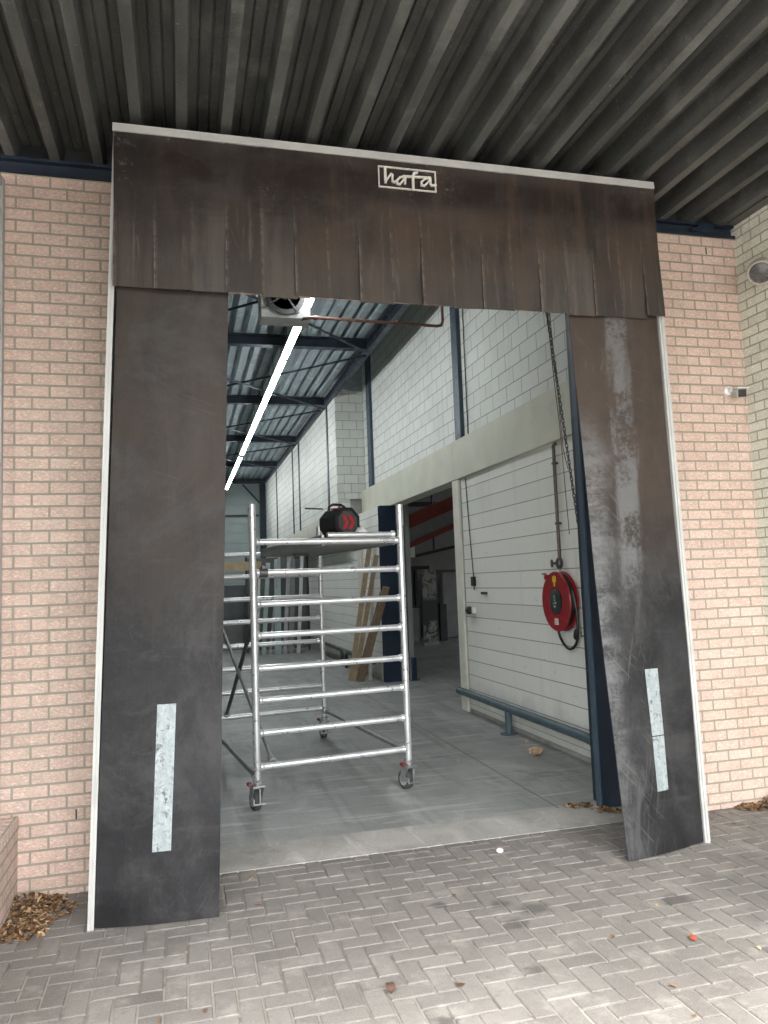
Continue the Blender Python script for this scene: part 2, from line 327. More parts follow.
# ------------------------------------------------------------------ mesh helpers
class MB:
    def __init__(self): self.bm = bmesh.new(); self.tint = {}
    def face(self, pts, smooth=False):
        f = self.bm.faces.new([self.bm.verts.new(p) for p in pts]); f.smooth = smooth; return f
    def box(self, x0, x1, y0, y1, z0, z1, bev=0., mat=None):
        r = bmesh.ops.create_cube(self.bm, size=1.)
        vs = r['verts']
        T = Matrix.Translation(((x0 + x1) / 2, (y0 + y1) / 2, (z0 + z1) / 2)) @ Matrix.Diagonal((abs(x1 - x0), abs(y1 - y0), abs(z1 - z0), 1))
        if mat is not None: T = mat @ T
        bmesh.ops.transform(self.bm, matrix=T, verts=vs)
        if bev:
            es = list({e for v in vs for e in v.link_edges})
            bmesh.ops.bevel(self.bm, geom=es, offset=bev, segments=2, affect='EDGES', profile=.6)
        return self
    def bar(self, a, b, w, h, bev=0., up=(0, 0, 1)):
        a, b = Vector(a), Vector(b); d = b - a; L = d.length; z = d.normalized()
        x = z.cross(Vector(up));
        if x.length < 1e-4: x = z.cross(Vector((1, 0, 0)))
        x.normalize(); y = z.cross(x)
        m = Matrix((x, y, z)).transposed().to_4x4(); m.translation = (a + b) / 2
        return self.box(-w / 2, w / 2, -h / 2, h / 2, -L / 2, L / 2, bev, m)
    def tube(self, pts, r, n=12, cap=True):
        pts = [Vector(p) for p in pts]; rings = []
        rr = r if isinstance(r, (list, tuple)) else [r] * len(pts)
        px = None
        for i, p in enumerate(pts):
            d = (pts[min(i + 1, len(pts) - 1)] - pts[max(i - 1, 0)]).normalized()
            if px is None:
                x = d.cross(Vector((0, 0, 1)));
                if x.length < .05: x = d.cross(Vector((1, 0, 0)))
            else: x = px - d * px.dot(d)
            x.normalize(); px = x; y = d.cross(x)
            rings.append([self.bm.verts.new(p + (x * math.cos(2 * math.pi * k / n) + y * math.sin(2 * math.pi * k / n)) * rr[i]) for k in range(n)])
        for a, b in zip(rings, rings[1:]):
            for k in range(n):
                f = self.bm.faces.new((a[k], a[(k + 1) % n], b[(k + 1) % n], b[k])); f.smooth = True
        if cap:
            self.bm.faces.new(rings[0][::-1]); self.bm.faces.new(rings[-1])
        return self
    def lathe(self, prof, c, axis, n=32):
        """prof: list of (radius, height along axis)"""
        z = Vector(axis).normalized(); x = z.cross(Vector((0, 0, 1)))
        if x.length < .05: x = Vector((1, 0, 0))
        x.normalize(); y = z.cross(x); c = Vector(c); rings = []
        for (r, h) in prof:
            rings.append([self.bm.verts.new(c + z * h + (x * math.cos(2 * math.pi * k / n) + y * math.sin(2 * math.pi * k / n)) * max(r, 1e-4)) for k in range(n)])
        for a, b in zip(rings, rings[1:]):
            for k in range(n):
                f = self.bm.faces.new((a[k], a[(k + 1) % n], b[(k + 1) % n], b[k])); f.smooth = True
        self.bm.faces.new(rings[0][::-1]); self.bm.faces.new(rings[-1])
        return self
    def prism(self, poly, ext):
        """poly: 3D points, ext: extrusion vector"""
        e = Vector(ext); a = [self.bm.verts.new(p) for p in poly]; b = [self.bm.verts.new(Vector(p) + e) for p in poly]
        n = len(poly)
        self.bm.faces.new(a); self.bm.faces.new(b[::-1])
        for k in range(n): self.bm.faces.new((a[k], b[k], b[(k + 1) % n], a[(k + 1) % n]))
        return self
    def slab(self, fn, nu, nv, th):
        """fn(u,v)->point on front; thickness th along +Y; closed"""
        F = [[self.bm.verts.new(fn(i / nu, j / nv)) for i in range(nu + 1)] for j in range(nv + 1)]
        B = [[self.bm.verts.new(Vector(fn(i / nu, j / nv)) + Vector((0, th, 0))) for i in range(nu + 1)] for j in range(nv + 1)]
        for j in range(nv):
            for i in range(nu):
                f = self.bm.faces.new((F[j][i], F[j][i + 1], F[j + 1][i + 1], F[j + 1][i])); f.smooth = True
                f = self.bm.faces.new((B[j][i], B[j + 1][i], B[j + 1][i + 1], B[j][i + 1])); f.smooth = True
        for i in range(nu):
            self.bm.faces.new((F[0][i], B[0][i], B[0][i + 1], F[0][i + 1])); self.bm.faces.new((F[nv][i], F[nv][i + 1], B[nv][i + 1], B[nv][i]))
        for j in range(nv):
            self.bm.faces.new((F[j][0], F[j + 1][0], B[j + 1][0], B[j][0])); self.bm.faces.new((F[j][nu], B[j][nu], B[j + 1][nu], F[j + 1][nu]))
        return self
    def ribbon(self, pts, w, y, th):
        """flat stroke in the XZ plane, front at y, thickness th behind"""
        P = [Vector((p[0], p[1])) for p in pts]
        for i in range(len(P) - 1):
            a, b = P[i], P[i + 1]; d = (b - a).normalized(); q = Vector((-d.y, d.x)) * w / 2; a2 = a - d * w * .35; b2 = b + d * w * .35
            yy = y - .0002 * (i % 3)
            self.prism([(a2.x - q.x, yy, a2.y - q.y), (b2.x - q.x, yy, b2.y - q.y), (b2.x + q.x, yy, b2.y + q.y), (a2.x + q.x, yy, a2.y + q.y)], (0, th, 0))
        return self
    def go(self, name, mat, parent=None):
        self.bm.normal_update()
        bmesh.ops.recalc_face_normals(self.bm, faces=self.bm.faces[:])
        for e in self.bm.edges:
            if len(e.link_faces) == 2 and e.calc_face_angle(0) > .75: e.smooth = False
        off = Vector((0, 0, 0)); p = parent
        while p is not None: off += p.location; p = p.parent
        bmesh.ops.translate(self.bm, verts=self.bm.verts[:], vec=-off)
        me = bpy.data.meshes.new(name); self.bm.to_mesh(me); self.bm.free()
        o = bpy.data.objects.new(name, me); COL.objects.link(o)
        me.materials.append(M[mat] if isinstance(mat, str) else mat)
        if parent is not None: o.parent = parent
        return o
def thing(name, label, cat, loc=(0, 0, 0), group=None):
    o = bpy.data.objects.new(name, None); COL.objects.link(o); o.location = loc; o.empty_display_size = .1
    o['label'] = label; o['category'] = cat
    if group: o['group'] = group
    return o
def tag(o, label, cat, group=None, kind=None):
    o['label'] = label; o['category'] = cat
    if group: o['group'] = group
    if kind: o['kind'] = kind
    return o
def struct(o): o['kind'] = 'structure'; return o
def copy_tree(o, loc):
    c = o.copy(); COL.objects.link(c); c.location = loc
    def rec(src, dst):
        for ch in list(src.children):
            k = ch.copy(); COL.objects.link(k); k.parent = dst; rec(ch, k)
    rec(o, c); return c
def tinted(o, vals_per_face):
    a = o.data.attributes.new('tint', 'FLOAT', 'FACE'); a.data.foreach_set('value', vals_per_face)

CAN0 = .3     # front edge of the canopy
W = 4.56     # outer face of the front wall
# ------------------------------------------------------------------ ground
struct(MB().box(-90, 90, -90, 90, -.4, -.04).go('ground', 'yard'))
struct(MB().box(-6, 9, -3, W - .003, -.038, -.006).go('paving_bed', 'sand'))
def paving():
    w = .0935; g = .0042; mb = MB(); bm = mb.bm; tin = []
    def pav(x0, x1, y0, y1):
        dz = random.gauss(0, .0005); t1, t2 = random.gauss(0, .0025), random.gauss(0, .0025); b = .0035
        cx, cy = (x0 + x1) / 2, (y0 + y1) / 2; tv = min(1, max(0, random.gauss(.5, .21)))
        jx, jy = random.gauss(0, .0007), random.gauss(0, .0007)
        def z(x, y, o): return dz + t1 * (x - cx) + t2 * (y - cy) + o
        def ring(i, o): return [bm.verts.new((x + jx, y + jy, z(x, y, o))) for x, y in ((x0 + i, y0 + i), (x1 - i, y0 + i), (x1 - i, y1 - i), (x0 + i, y1 - i))]
        A, B, C_ = ring(b, 0), ring(0, -b), ring(0, -.02)
        bm.faces.new(A); tin.append(tv)
        for P, Q in ((A, B), (B, C_)):
            for k in range(4):
                bm.faces.new((P[k], Q[k], Q[(k + 1) % 4], P[(k + 1) % 4])); tin.append(tv * .7)
    y_end = W - .006
    for j in range(-34, 52):
        for i in range(-50, 82):
            k = (i + j) % 4
            x, y = i * w, j * w
            if k == 0: r = (x, x + 2 * w, y, y + w)
            elif k == 2: r = (x, x + w, y, y + 2 * w)
            else: continue
            x0, x1, y0, y1 = r[0] + g, r[1] - g, r[2] + g, r[3] - g
            if y0 > y_end - .03: continue
            pav(x0, x1, y0, min(y1, y_end))
    o = mb.go('paving', 'paver'); tinted(o, tin); return struct(o)
paving()
struct(MB().box(-7, 14, W + .008, 27.4, -.05, 0).go('hall_floor', 'slab'))
th = MB(); th.box(-.3, 3.2, W - .004, 4.965, -.03, .002); th.go('threshold', 'threshold')['kind'] = 'structure'

# ------------------------------------------------------------------ front wall (cavity wall with the dock opening)
t = thing('brick_front_wall', 'pinkish rough brick front wall around the dock door opening', 'wall', (1.3, W, 0))
MB().box(-6, -.1, W, W + .24, -.05, 3.99).box(2.95, 3.93, W, W + .24, -.05, 3.99).box(-.1, 2.95, W, W + .24, 3.45, 3.99).go('brickwork', 'pink_brick', t)
MB().box(-7, -.1, W + .242, W + .30, 0, 5.6).box(2.96, 3.6, W + .242, W + .30, 0, 5.6).box(-.1, 2.96, W + .242, W + .30, 3.5, 5.6).go('inner_lining', 'concrete_post', t)
MB().box(-6, 3.93, W + .005, W + .24, 4.301, 5.6).go('upper_wall', 'cladding', t)
for xw, zw in ((-.572, .405), (3.68, 3.885)): MB().box(xw - .004, xw + .004, W - .0025, W + .01, zw - .026, zw + .026).go('weep_slot', 'side_dark', t)

t = thing('painted_side_wall', 'pale painted brick wall carrying the bulkhead lamp', 'wall', (3.93, 3, 0))
MB().box(3.93, 4.17, CAN0 + .01, W + .24, -.05, 4.30).go('brickwork', 'pale_brick', t)

t = thing('low_brick_wall', 'low brick wall under the tall window', 'wall', (-1, 3.6, 0))
MB().box(-1.1, -.862, 2.2, W - .003, -.05, .36).go('brickwork', 'low_brick', t)
sl = MB()
y = 2.2
while y < W - .07:
    sl.box(-1.1, -.855, y, y + .06, .362, .43, .004); y += .0672
sl.go('coping', 'low_brick_front', t)
t = thing('tall_window', 'tall glazed window with pale frame above the low brick wall', 'window', (-1, 3.6, .43))
f = MB()
for yy in (2.2, 3.35, 4.49): f.box(-1.02, -.945, yy, yy + .055, .435, 3.93, .004)
for zz in (.435, 1.29, 2.16, 3.03, 3.875): f.box(-1.015, -.95, 2.256, 3.349, zz, zz + .055, .004).box(-1.015, -.95, 3.406, 4.489, zz, zz + .055, .004)
f.go('window_frame', 'trim', t)
MB().box(-.99, -.98, 2.21, 4.5, .44, 3.92).go('pane', 'glass', t)

# ------------------------------------------------------------------ canopy

t = thing('canopy', 'dark ribbed steel canopy over the dock entrance', 'canopy', (1.5, 2.6, 4.1))
c = MB(); P = .2365; x = .052 - P * 17.12; prof = []
while x < 4.6:
    prof += [(x - .025, 4.094), (x + .025, 4.094), (x + .040, 4.225), (x + .084, 4.225), (x + .089, 4.214), (x + .095, 4.225), (x + .142, 4.225), (x + .147, 4.214), (x + .153, 4.225), (x + P - .040, 4.225)]; x += P
for (a, b) in zip(prof, prof[1:]):
    if b[0] > 3.925: continue
    c.face([(a[0], CAN0, a[1]), (b[0], CAN0, b[1]), (b[0], W + .1, b[1]), (a[0], W + .1, a[1])])
bmesh.ops.remove_doubles(c.bm, verts=c.bm.verts[:], dist=1e-5)
r = bmesh.ops.solidify(c.bm, geom=c.bm.faces[:], thickness=.003)
c.go('roof_sheet', 'canopy_sheet', t)
MB().box(-4, 3.925, CAN0, W + .1, 4.26, 4.30).go('roof_top', 'side_dark', t)
b = MB()
for (xa, xb) in ((-4, 3.93),):
    b.box(xa, xb, W - .012, W + .1, 3.992, 4.012).box(xa, xb, W + .03, W + .045, 4.0125, 4.075).box(xa, xb, W - .006, W + .1, 4.0755, 4.0915)
b.go('edge_beam', 'blue', t)
MB().box(-5, 3.93, W + .102, W + .2, 3.993, 4.30).go('closure', 'side_dark', t)
b2 = MB(); b2.prism([(3.55, W - .016, 4.02), (3.77, W - .016, 4.012), (3.74, W - .016, 4.092), (3.66, W - .016, 4.092)], (0, .03, 0)); b2.go('bracket', 'blue', t)
MB().box(3.85, 3.927, CAN0, W - .02, 4.085, 4.092).go('edge_flashing', 'canopy_sheet', t)
MB().box(-4, 4.17, CAN0 - .06, CAN0 - .005, 3.99, 4.33, .005).go('fascia', 'trim', t)

# ------------------------------------------------------------------ dock shelter
t = thing('dock_shelter', 'worn black rubber dock shelter with white edge trim around the doorway', 'dock shelter', (1.3, 4.1, 0))
# header: a backing sheet and overlapping flaps that part towards their lower edge
MB().slab(lambda u, v: (-.318 + u * 3.20, 4.034, 3.60 + v * .383), 24, 4, .006).go('header_curtain', 'rubber_header', t)
edges = [-0.3224, -0.1226, 0.0673, 0.2472, 0.4312, 0.6132, 0.7912, 0.9742, 1.1571, 1.3352, 1.5181, 1.7011, 1.8791, 2.0621, 2.245, 2.4231, 2.6011, 2.7692, 2.8889]
random.seed(11)
def wave(x, k): return -.006 * math.sin(x * 4.3) * k - .012 * k * k + .004 * math.sin(x * 9 + 1) * k
for i, (xa, xb) in enumerate(zip(edges, edges[1:])):
    tilt = random.uniform(-.006, .014); low = 3.139 + random.uniform(-.012, .012) + (.004 if i % 2 else 0)
    if i == 0: low = 3.147
    if i >= 17: low = 3.157
    start = random.uniform(.28, .42); skew = random.uniform(-.004, .004); bow = random.uniform(-.003, .003)
    US = [0, .035, .09, .25, .42, .58, .75, .91, .965, 1]
    def flap(u, v, xa=xa, xb=xb, tilt=tilt, low=low, start=start, bow=bow, skew=skew, i=i, US=US):
        u = US[min(9, int(round(u * 9)))]
        k = max(0., (1 - v - start) / (1 - start)); k = k * k * (3 - 2 * k)
        x = xa + u * (xb - xa) + (u - .5) * .012 * k + skew * k
        return (x, 4.012 + wave(x, 1 - v) - (.014 if i % 2 else 0.) * k + (u - .5) * tilt * k - bow * math.sin(math.pi * u) * k, low + skew * u + v * (3.984 - low))
    o = MB().slab(flap, 9, 24, .004).go('flap', 'rubber_header', t)
    wear = []
    for j in range(24):
        for q in range(9):
            k = max(0., (1 - (j + .5) / 24 - start) / (1 - start))
            wv = (1. if q == 0 else .35 if q == 1 else .5 if q == 8 else 0.) * min(1, k * 2.2); wear += [wv, wv]
    wear += [0.] * (len(o.data.polygons) - len(wear)); tinted(o, wear)
    tone = o.data.attributes.new('tone', 'FLOAT', 'FACE'); tv = random.uniform(-1, 1); tone.data.foreach_set('value', [tv * min(1., max(0., (1 - (q // 18 + .5) / 24 - start) / (1 - start)) * 3) if q < 432 else tv for q in range(len(o.data.polygons))])
MB().box(-.326, 2.889, 4.003, 4.055, 3.985, 4.006, .002).box(-.326, 2.889, 4.007, 4.055, 4.0065, 4.030, .002).go('top_trim', 'trim', t)
MB().box(-.318, 2.91, 4.056, W - .004, 4.004, 4.022).go('top_sheet', 'rubber_side', t)
# side curtains
def left(u, v):
    xo = -.427 + .122 * v; xi = .150 + .108 * v
    x = xo + u * (xi - xo)
    y = 4.046 - .065 * u * (1 - v) ** 1.5 - .010 * math.sin(3.1 * v * 3 + 2 * u) - .005 * math.sin(17 * v + 5 * u) * u - .010 * math.sin(u * math.pi) * (1 - v)
    return (x, y, .004 + .018 * (1 - abs(2 * u - 1)) * 0 + v * 3.26)
MB().slab(left, 20, 60, .006).go('side_curtain', 'rubber', t)
def right(u, v):
    xo = 2.945 - .085 * v; xi = 2.372 - .118 * v + .03 * math.sin(math.pi * v) + .03 * v * v
    xi = 2.366 + (2.262 - 2.366) * v ** .8
    x = xi + u * (xo - xi); k = (1 - u)
    y = 4.044 - .118 * k * (1 - v) ** 1.3 - .016 * math.sin(math.pi * u) * math.sin(7 * v + 1) - .006 * math.sin(11 * v + 4 * u)
    return (x, y, .006 + v * 3.26)
MB().slab(right, 22, 60, .006).go('side_curtain', 'rubber', t)
# aluminium edges and the black returns to the wall
def lean(xa0, xa1, za, zb, dx, y0, y1):
    return [(xa0, y0, za), (xa0 + dx, y0, za), (xa1 + dx, y0, zb), (xa1, y0, zb)], (0, y1 - y0, 0)
b = MB(); b.prism(*lean(-.458, -.324, .0, 4.0, .014, 4.03, 4.062)); b.prism(*lean(-.4435, -.3095, .0, 4.0, .014, 4.034, 4.06)); b.go('edge_trim', 'trim', t)
b = MB(); b.prism(*lean(2.942, 2.860, .0, 4.0, .0145, 4.034, 4.06)); b.prism(*lean(2.957, 2.875, .0, 4.0, .018, 4.03, 4.062)); b.go('edge_trim', 'trim', t)
b = MB(); b.prism([(-.440, 4.064, .01), (-.320, 4.064, 4.01), (-.36, W - .004, 3.98), (-.36, W - .004, .01)], (.006, 0, 0)); b.go('return_sheet', 'rubber_side', t)
b = MB(); b.prism([(2.955, 4.064, .01), (2.880, 4.064, 4.01), (2.93, W - .004, 3.98), (2.93, W - .004, .01)], (.006, 0, 0)); b.go('return_sheet', 'rubber_side', t)
# marking strips on the curtains
def on_left(x, z):
    v = (z - .004) / 3.26; xo = -.427 + .122 * v; xi = .150 + .108 * v; u = (x - xo) / (xi - xo); return left(u, v)[1]
def on_right(x, z):
    v = (z - .006) / 3.26; xo = 2.945 - .085 * v; xi = 2.366 + (2.262 - 2.366) * max(v, 0) ** .8; u = (x - xi) / (xo - xi); return right(u, v)[1]
def strip(fn, x0, x1, lx0, lx1, z0, z1):
    def f(u, v):
        xa = lx0 + (x0 - lx0) * v; xb = lx1 + (x1 - lx1) * v; x = xa + u * (xb - xa); z = z0 + v * (z1 - z0)
        return (x, fn(x, z) - .0025, z)
    return MB().slab(f, 3, 20, .0022)
strip(on_left, -.130, -.040, -.160, -.072, .335, 1.03).go('marking_strip', 'mark', t)
strip(on_right, 2.600, 2.690, 2.606, 2.692, .652, 1.030).go('marking_strip', 'mark', t)
strip(on_right, 2.606, 2.692, 2.604, 2.686, .345, .646).go('marking_strip', 'mark', t)
# lettering in its frame
L = [[(1.1391, 3.9281), (1.1389, 3.8401)],
[(1.1389, 3.8419), (1.1725, 3.8915), (1.1821, 3.8864), (1.1796, 3.8522), (1.1909, 3.8454), (1.2097, 3.8553)],
[(1.2539, 3.8846), (1.2259, 3.8767), (1.2054, 3.8561), (1.2072, 3.8378), (1.2242, 3.8352), (1.2502, 3.8687), (1.258, 3.8776), (1.2541, 3.8425)],
[(1.2447, 3.8855), (1.3253, 3.8889), (1.4068, 3.893)],
[(1.3277, 3.9153), (1.3106, 3.9091), (1.3031, 3.8928), (1.301, 3.812)],
[(1.4067, 3.8911), (1.3749, 3.8816), (1.3522, 3.8606), (1.3514, 3.8418), (1.37, 3.8394), (1.3963, 3.8682), (1.4078, 3.8868), (1.4064, 3.8568), (1.4135, 3.8462), (1.4394, 3.8488)]]
L = [[(x_, z_ + .010) for x_, z_ in q_] for q_ in L]
lg = MB()
for i, s_ in enumerate(L): lg.ribbon(s_, .0135 if i in (0, 4) else .0105, 4.0005 - .0006 * i, .012)
lg.go('lettering', 'logo', t)
lg = MB(); FR = [(1.1021, 3.9312), (1.4374, 3.9312), (1.4374, 3.8117), (1.1021, 3.8117)]
lg.box(1.098, 1.442, 4.001, 4.012, 3.9385, 3.9445).box(1.098, 1.442, 4.001, 4.012, 3.8185, 3.8245).box(1.098, 1.104, 4.001, 4.012, 3.8247, 3.9383).box(1.435, 1.442, 4.001, 4.012, 3.8247, 3.9383)
lg.go('logo_frame', 'logo', t)

# ------------------------------------------------------------------ door jambs behind the shelter
t = thing('door_jamb', 'dark blue steel door jamb beside the hoist chain and guard rail', 'door frame', (2.8, 4.95, 0), 'steel door jambs')
MB().box(2.732, 2.746, 4.842, 4.90, 0, 3.56, .003).go('guide_rail', 'blue_lite', t)
MB().box(2.7465, 2.97, 4.84, 4.856, 0, 3.56, .002).box(2.80, 2.812, 4.8565, 5.06, 0, 3.56).go('column', 'blue', t)
t = thing('door_jamb', 'dark blue steel door jamb hidden behind the smoother rubber curtain', 'door frame', (.0, 4.95, 0), 'steel door jambs')
MB().box(.10, .122, 4.855, 5.06, 0, 3.56, .003).go('guide_rail', 'blue_lite', t)
MB().box(-.12, .0995, 4.84, 4.856, 0, 3.56, .002).box(.087, .0995, 4.8565, 5.06, 0, 3.56).go('column', 'blue', t)
t = thing('door_lintel', 'dark blue steel lintel over the door opening', 'lintel', (1.3, 4.9, 3.56))
MB().box(-.12, 2.97, 4.84, 5.0, 3.562, 3.72, .003).go('lintel_beam', 'blue', t)
# hoist chain
ch = MB()
def chain(mb, a, b, n, r=.013):
    a, b = Vector(a), Vector(b); d = (b - a) / n
    for i in range(n):
        c0 = a + d * (i + .5); dz = d.normalized(); s1 = Vector((1, 0, 0)) if i % 2 else Vector((0, 1, 0)); s1 = (s1 - dz * s1.dot(dz)).normalized()
        pts = [c0 + dz * (d.length * .68) * math.cos(q) + s1 * r * .75 * math.sin(q) for q in [2 * math.pi * k / 8 for k in range(9)]]
        mb.tube(pts, r * .34, 5, False)
chain(ch, (2.715, 5.2, 3.70), (2.885, 5.2, 1.98), 54)
tag(ch.go('hoist_chain', 'steel_dark'), 'black door hoist chain hanging close to the dark blue jamb', 'chain')
for k, (xx, z0) in enumerate(((2.755, 2.75), (2.775, 2.55))):
    cd = MB(); cd.tube([(xx, 5.26, 3.7), (xx + .03, 5.26, 3.1), (xx + .055, 5.26, z0), (xx + .085, 5.26, 1.9 + .5 * k)], .0035, 6)
    tag(cd.go('pull_cord', 'pipe_brown'), ('longer thin brown door cord beside the hoist chain', 'shorter thin brown cord beside the hoist chain')[k], 'cord')

# ------------------------------------------------------------------ hall, right wall
XN = 3.32
t = thing('hall_side_wall', 'white painted block wall with concrete band behind the hose reel', 'wall', (XN, 8, 0))
MB().box(XN, XN + .18, W + .302, 8.80, .042, 2.81).go('lower_blockwork', 'block_lower', t)
MB().box(XN - .012, XN + .17, W + .302, 8.80, 0, .0405, .004).go('plinth', 'kerb', t)
MB().box(XN - .045, XN + .18, W + .302, 8.93, 2.812, 3.29, .006).box(XN - .045, XN + .18, 8.938, 13.99, 2.812, 3.29, .006).go('concrete_band', 'concrete_band', t)
MB().box(XN + .04, XN + .2, W + .302, 13.99, 3.292, 5.945).go('upper_blockwork', 'block_side', t)
MB().box(XN - .035, XN + .14, 8.815, 9.03, 0, 2.81, .005).go('concrete_post', 'concrete_post', t)
MB().box(XN - .012, XN + .16, 8.802, 8.8145, .0, 2.81).go('post_joint', 'kerb', t)
MB().box(XN - .012, XN + .05, 8.70, 8.90, 3.292, 5.94, .004).go('steel_post', 'blue_lite', t)
MB().box(XN - .012, XN + .05, 13.28, 13.52, 3.292, 5.94, .004).go('steel_post', 'blue_lite', t)
MB().tube([(XN + .03, 8.56, 3.30), (XN + .03, 8.56, 5.9)], .007, 8).go('conduit', 'steel_dark', t)

# far, projecting part of the same side
XF = 2.82
t = thing('projecting_block_wall', 'far white block wall projecting over the side of the hall', 'wall', (XF, 20, 0))
MB().box(XF + .004, XF + .24, 14.014, 27, 2.885, 5.25).go('blockwork', 'block_side', t)
MB().box(XF, 3.36, 13.995, 14.012, 3.15, 5.22).box(XF + .242, 3.56, 14.014, 14.2, 3.15, 5.22).go('end_face', 'block_front', t)
MB().box(XF + .03, 3.36, 14.03, 14.09, 2.80, 3.145).go('infill', 'kerb', t)
MB().box(XF - .03, XF + .24, 14.1, 27, 2.45, 2.883, .006).go('concrete_band', 'concrete_band', t)
MB().box(3.08, 3.3, 12.02, 27, .30, 2.81).go('lower_blockwork', 'block_lower', t)
MB().box(3.05, 3.3, 12.02, 27, 0, .297, .006).go('plinth', 'kerb', t)
for yy in (14.85, 18.72, 19.85, 23.4):
    MB().box(XF - .015, XF + .003, yy - .06, yy + .06, 2.9, 5.1).go('steel_post', 'blue', t)
MB().box(3.03, 3.079, 13.2, 13.42, .30, 2.6, .004).go('pilaster', 'concrete_post', t)
t = thing('steel_column', 'dark blue steel column at the far side of the side opening', 'column', (3.2, 11.97, 0))
MB().box(3.075, 3.34, 11.90, 11.915, 0, 2.808, .002).box(3.075, 3.34, 12.0, 12.014, 0, 2.808).box(3.20, 3.215, 11.916, 11.999, 0, 2.808).go('column', 'navy_bright', t)
MB().box(3.343, 3.40, 11.92, 12.0, 0, 2.808, .003).go('jamb_strip', 'alu_dull', t)
tag(MB().box(3.53, 3.60, 11.9, 11.97, 0, .36, .008).box(3.50, 3.63, 11.87, 12.0, 0, .012).go('bollard', 'navy_bright'), 'short dark blue steel bollard in the side opening', 'bollard')

# ------------------------------------------------------------------ hall roof, end wall, hidden left wall
t = thing('hall_roof', 'blue steel beams under a ribbed grey metal hall roof', 'roof', (0, 15, 5.3))
c = MB(); x = -7.2; prof = []
while x < 2.78:
    prof += [(x, 5.275), (x + .085, 5.275), (x + .11, 5.355), (x + .16, 5.355)]; x += .185
for (a, b) in zip(prof, prof[1:]):
    c.face([(a[0], W + .31, a[1]), (b[0], W + .31, b[1]), (b[0], 27.2, b[1]), (a[0], 27.2, a[1])])
bmesh.ops.remove_doubles(c.bm, verts=c.bm.verts[:], dist=1e-5)
bmesh.ops.solidify(c.bm, geom=c.bm.faces[:], thickness=.003)
c.go('roof_sheet', 'roof_sheet', t)
MB().box(-7.2, 2.93, W + .31, 27.3, 5.40, 5.46).box(2.8, 3.9, 14.03, 27.3, 5.27, 5.30).go('roof_top', 'side_dark', t)
MB().box(2.935, 3.7, W + .31, 14.02, 5.95, 6.0).box(2.90, 2.934, W + .31, 14.02, 5.275, 6.0).box(2.935, 3.7, 14.021, 14.029, 5.225, 6.0).box(2.935, 3.7, W + .301, W + .309, 5.6, 6.0).go('gutter_box', 'roof_sheet', t)
def ibeam(y):
    return MB().box(-7, XF - .06, y - .07, y + .07, 5.11, 5.123).box(-7, XF - .06, y - .006, y + .006, 5.1235, 5.2565).box(-7, XF - .06, y - .07, y + .07, 5.257, 5.27)
for yy in (7.3, 11.1, 14.8, 18.8, 22.75, 26.6): ibeam(yy).go('roof_beam', 'blue', t)
MB().box(XF - .058, XF + .03, W + .31, 26.8, 5.10, 5.125).box(XF - .058, XF + .03, W + .31, 26.8, 5.245, 5.26).box(XF - .02, XF, W + .31, 26.8, 5.1255, 5.2445).go('eave_beam', 'blue', t)
for (a, b) in (((2.77, 11.2), (-.9, 15.0)), ((-.6, 11.3), (2.75, 14.7)), ((2.72, 15.0), (-.9, 18.7)), ((-.6, 15.1), (2.72, 18.6)), ((2.75, 7.4), (-.9, 11.0)), ((-.6, 7.4), (2.75, 10.95)), ((2.72, 18.9), (-.9, 22.6)), ((-.6, 19), (2.72, 22.6))):
    z1 = 5.06 if a[0] > 1 else 5.02
    MB().tube([(a[0], a[1], z1), (b[0], b[1], z1)], .018, 8).go('brace_rod', 'blue', t)
t = thing('end_wall', 'grey green clad end wall with a blue column, far end of hall', 'wall', (0, 27, 0))
e = MB()
z = 0
while z < 5.2:
    e.box(-7.2, 3.06, 27.0, 27.1, z, min(5.26, z + .335), .004); z += .34
e.go('cladding', 'cladding', t)
MB().box(-7.3, 3.9, 27.102, 27.2, 0, 5.6).box(-7.2, 3.05, 27.0, 27.1, 5.262, 5.272).go('backing', 'side_dark', t)
MB().box(2.62, 2.84, 26.7, 26.95, 0, 5.1, .004).go('column', 'blue', t)
MB().bar((2.86, 26.8, 4.9), (3.3, 26.8, 4.35), .05, .05).bar((2.62, 26.8, 4.45), (2.05, 26.8, 5.1), .05, .05).go('knee_brace', 'blue', t)
MB().box(-7.1, 2.6, 26.93, 26.99, 4.0, 4.06).go('rail', 'blue', t)
t = thing('hall_left_wall', 'white painted hall wall opposite the hose reel', 'wall', (-7, 16, 0))
MB().box(-7.2, -7, W + .302, 27, 0, 5.6).go('wall', 'concrete_post', t)

# ------------------------------------------------------------------ luminaires
LX = 1.44
l0 = thing('ceiling_light', 'lit strip light nearest the doorway, beside the fan heater', 'light', (LX, 7.55, 4.8), 'strip lights in a row down the hall')
def lum(root, y0, y1):
    h = MB().box(LX - .035, LX + .035, y0, y1, 4.845, 4.905, .006).box(LX - .045, LX + .045, y0, y1, 4.838, 4.8445).go('housing', 'white', root)
    MB().box(LX - .038, LX + .038, y0 + .035, y1 - .035, 4.80, 4.836, .006).go('diffuser', 'tube', root)
    for ye in (y0 + .008, y1 - .034): MB().box(LX - .043, LX + .043, ye, ye + .026, 4.795, 4.837, .004).go('end_cap', 'wheel_grey', root)
    for yh in (y0 + .3, y1 - .3): MB().tube([(LX, yh, 4.906), (LX, yh, 5.27)], .006, 6).go('hanger', 'steel_dark', root)
lum(l0, 7.3, 8.82)
ys = [9.10 + 1.64 * k for k in range(6)] + [19.22 + 1.64 * k for k in range(4)]
names = ['second', 'third', 'fourth', 'fifth', 'sixth', 'seventh', 'eighth', 'ninth', 'tenth', 'last']
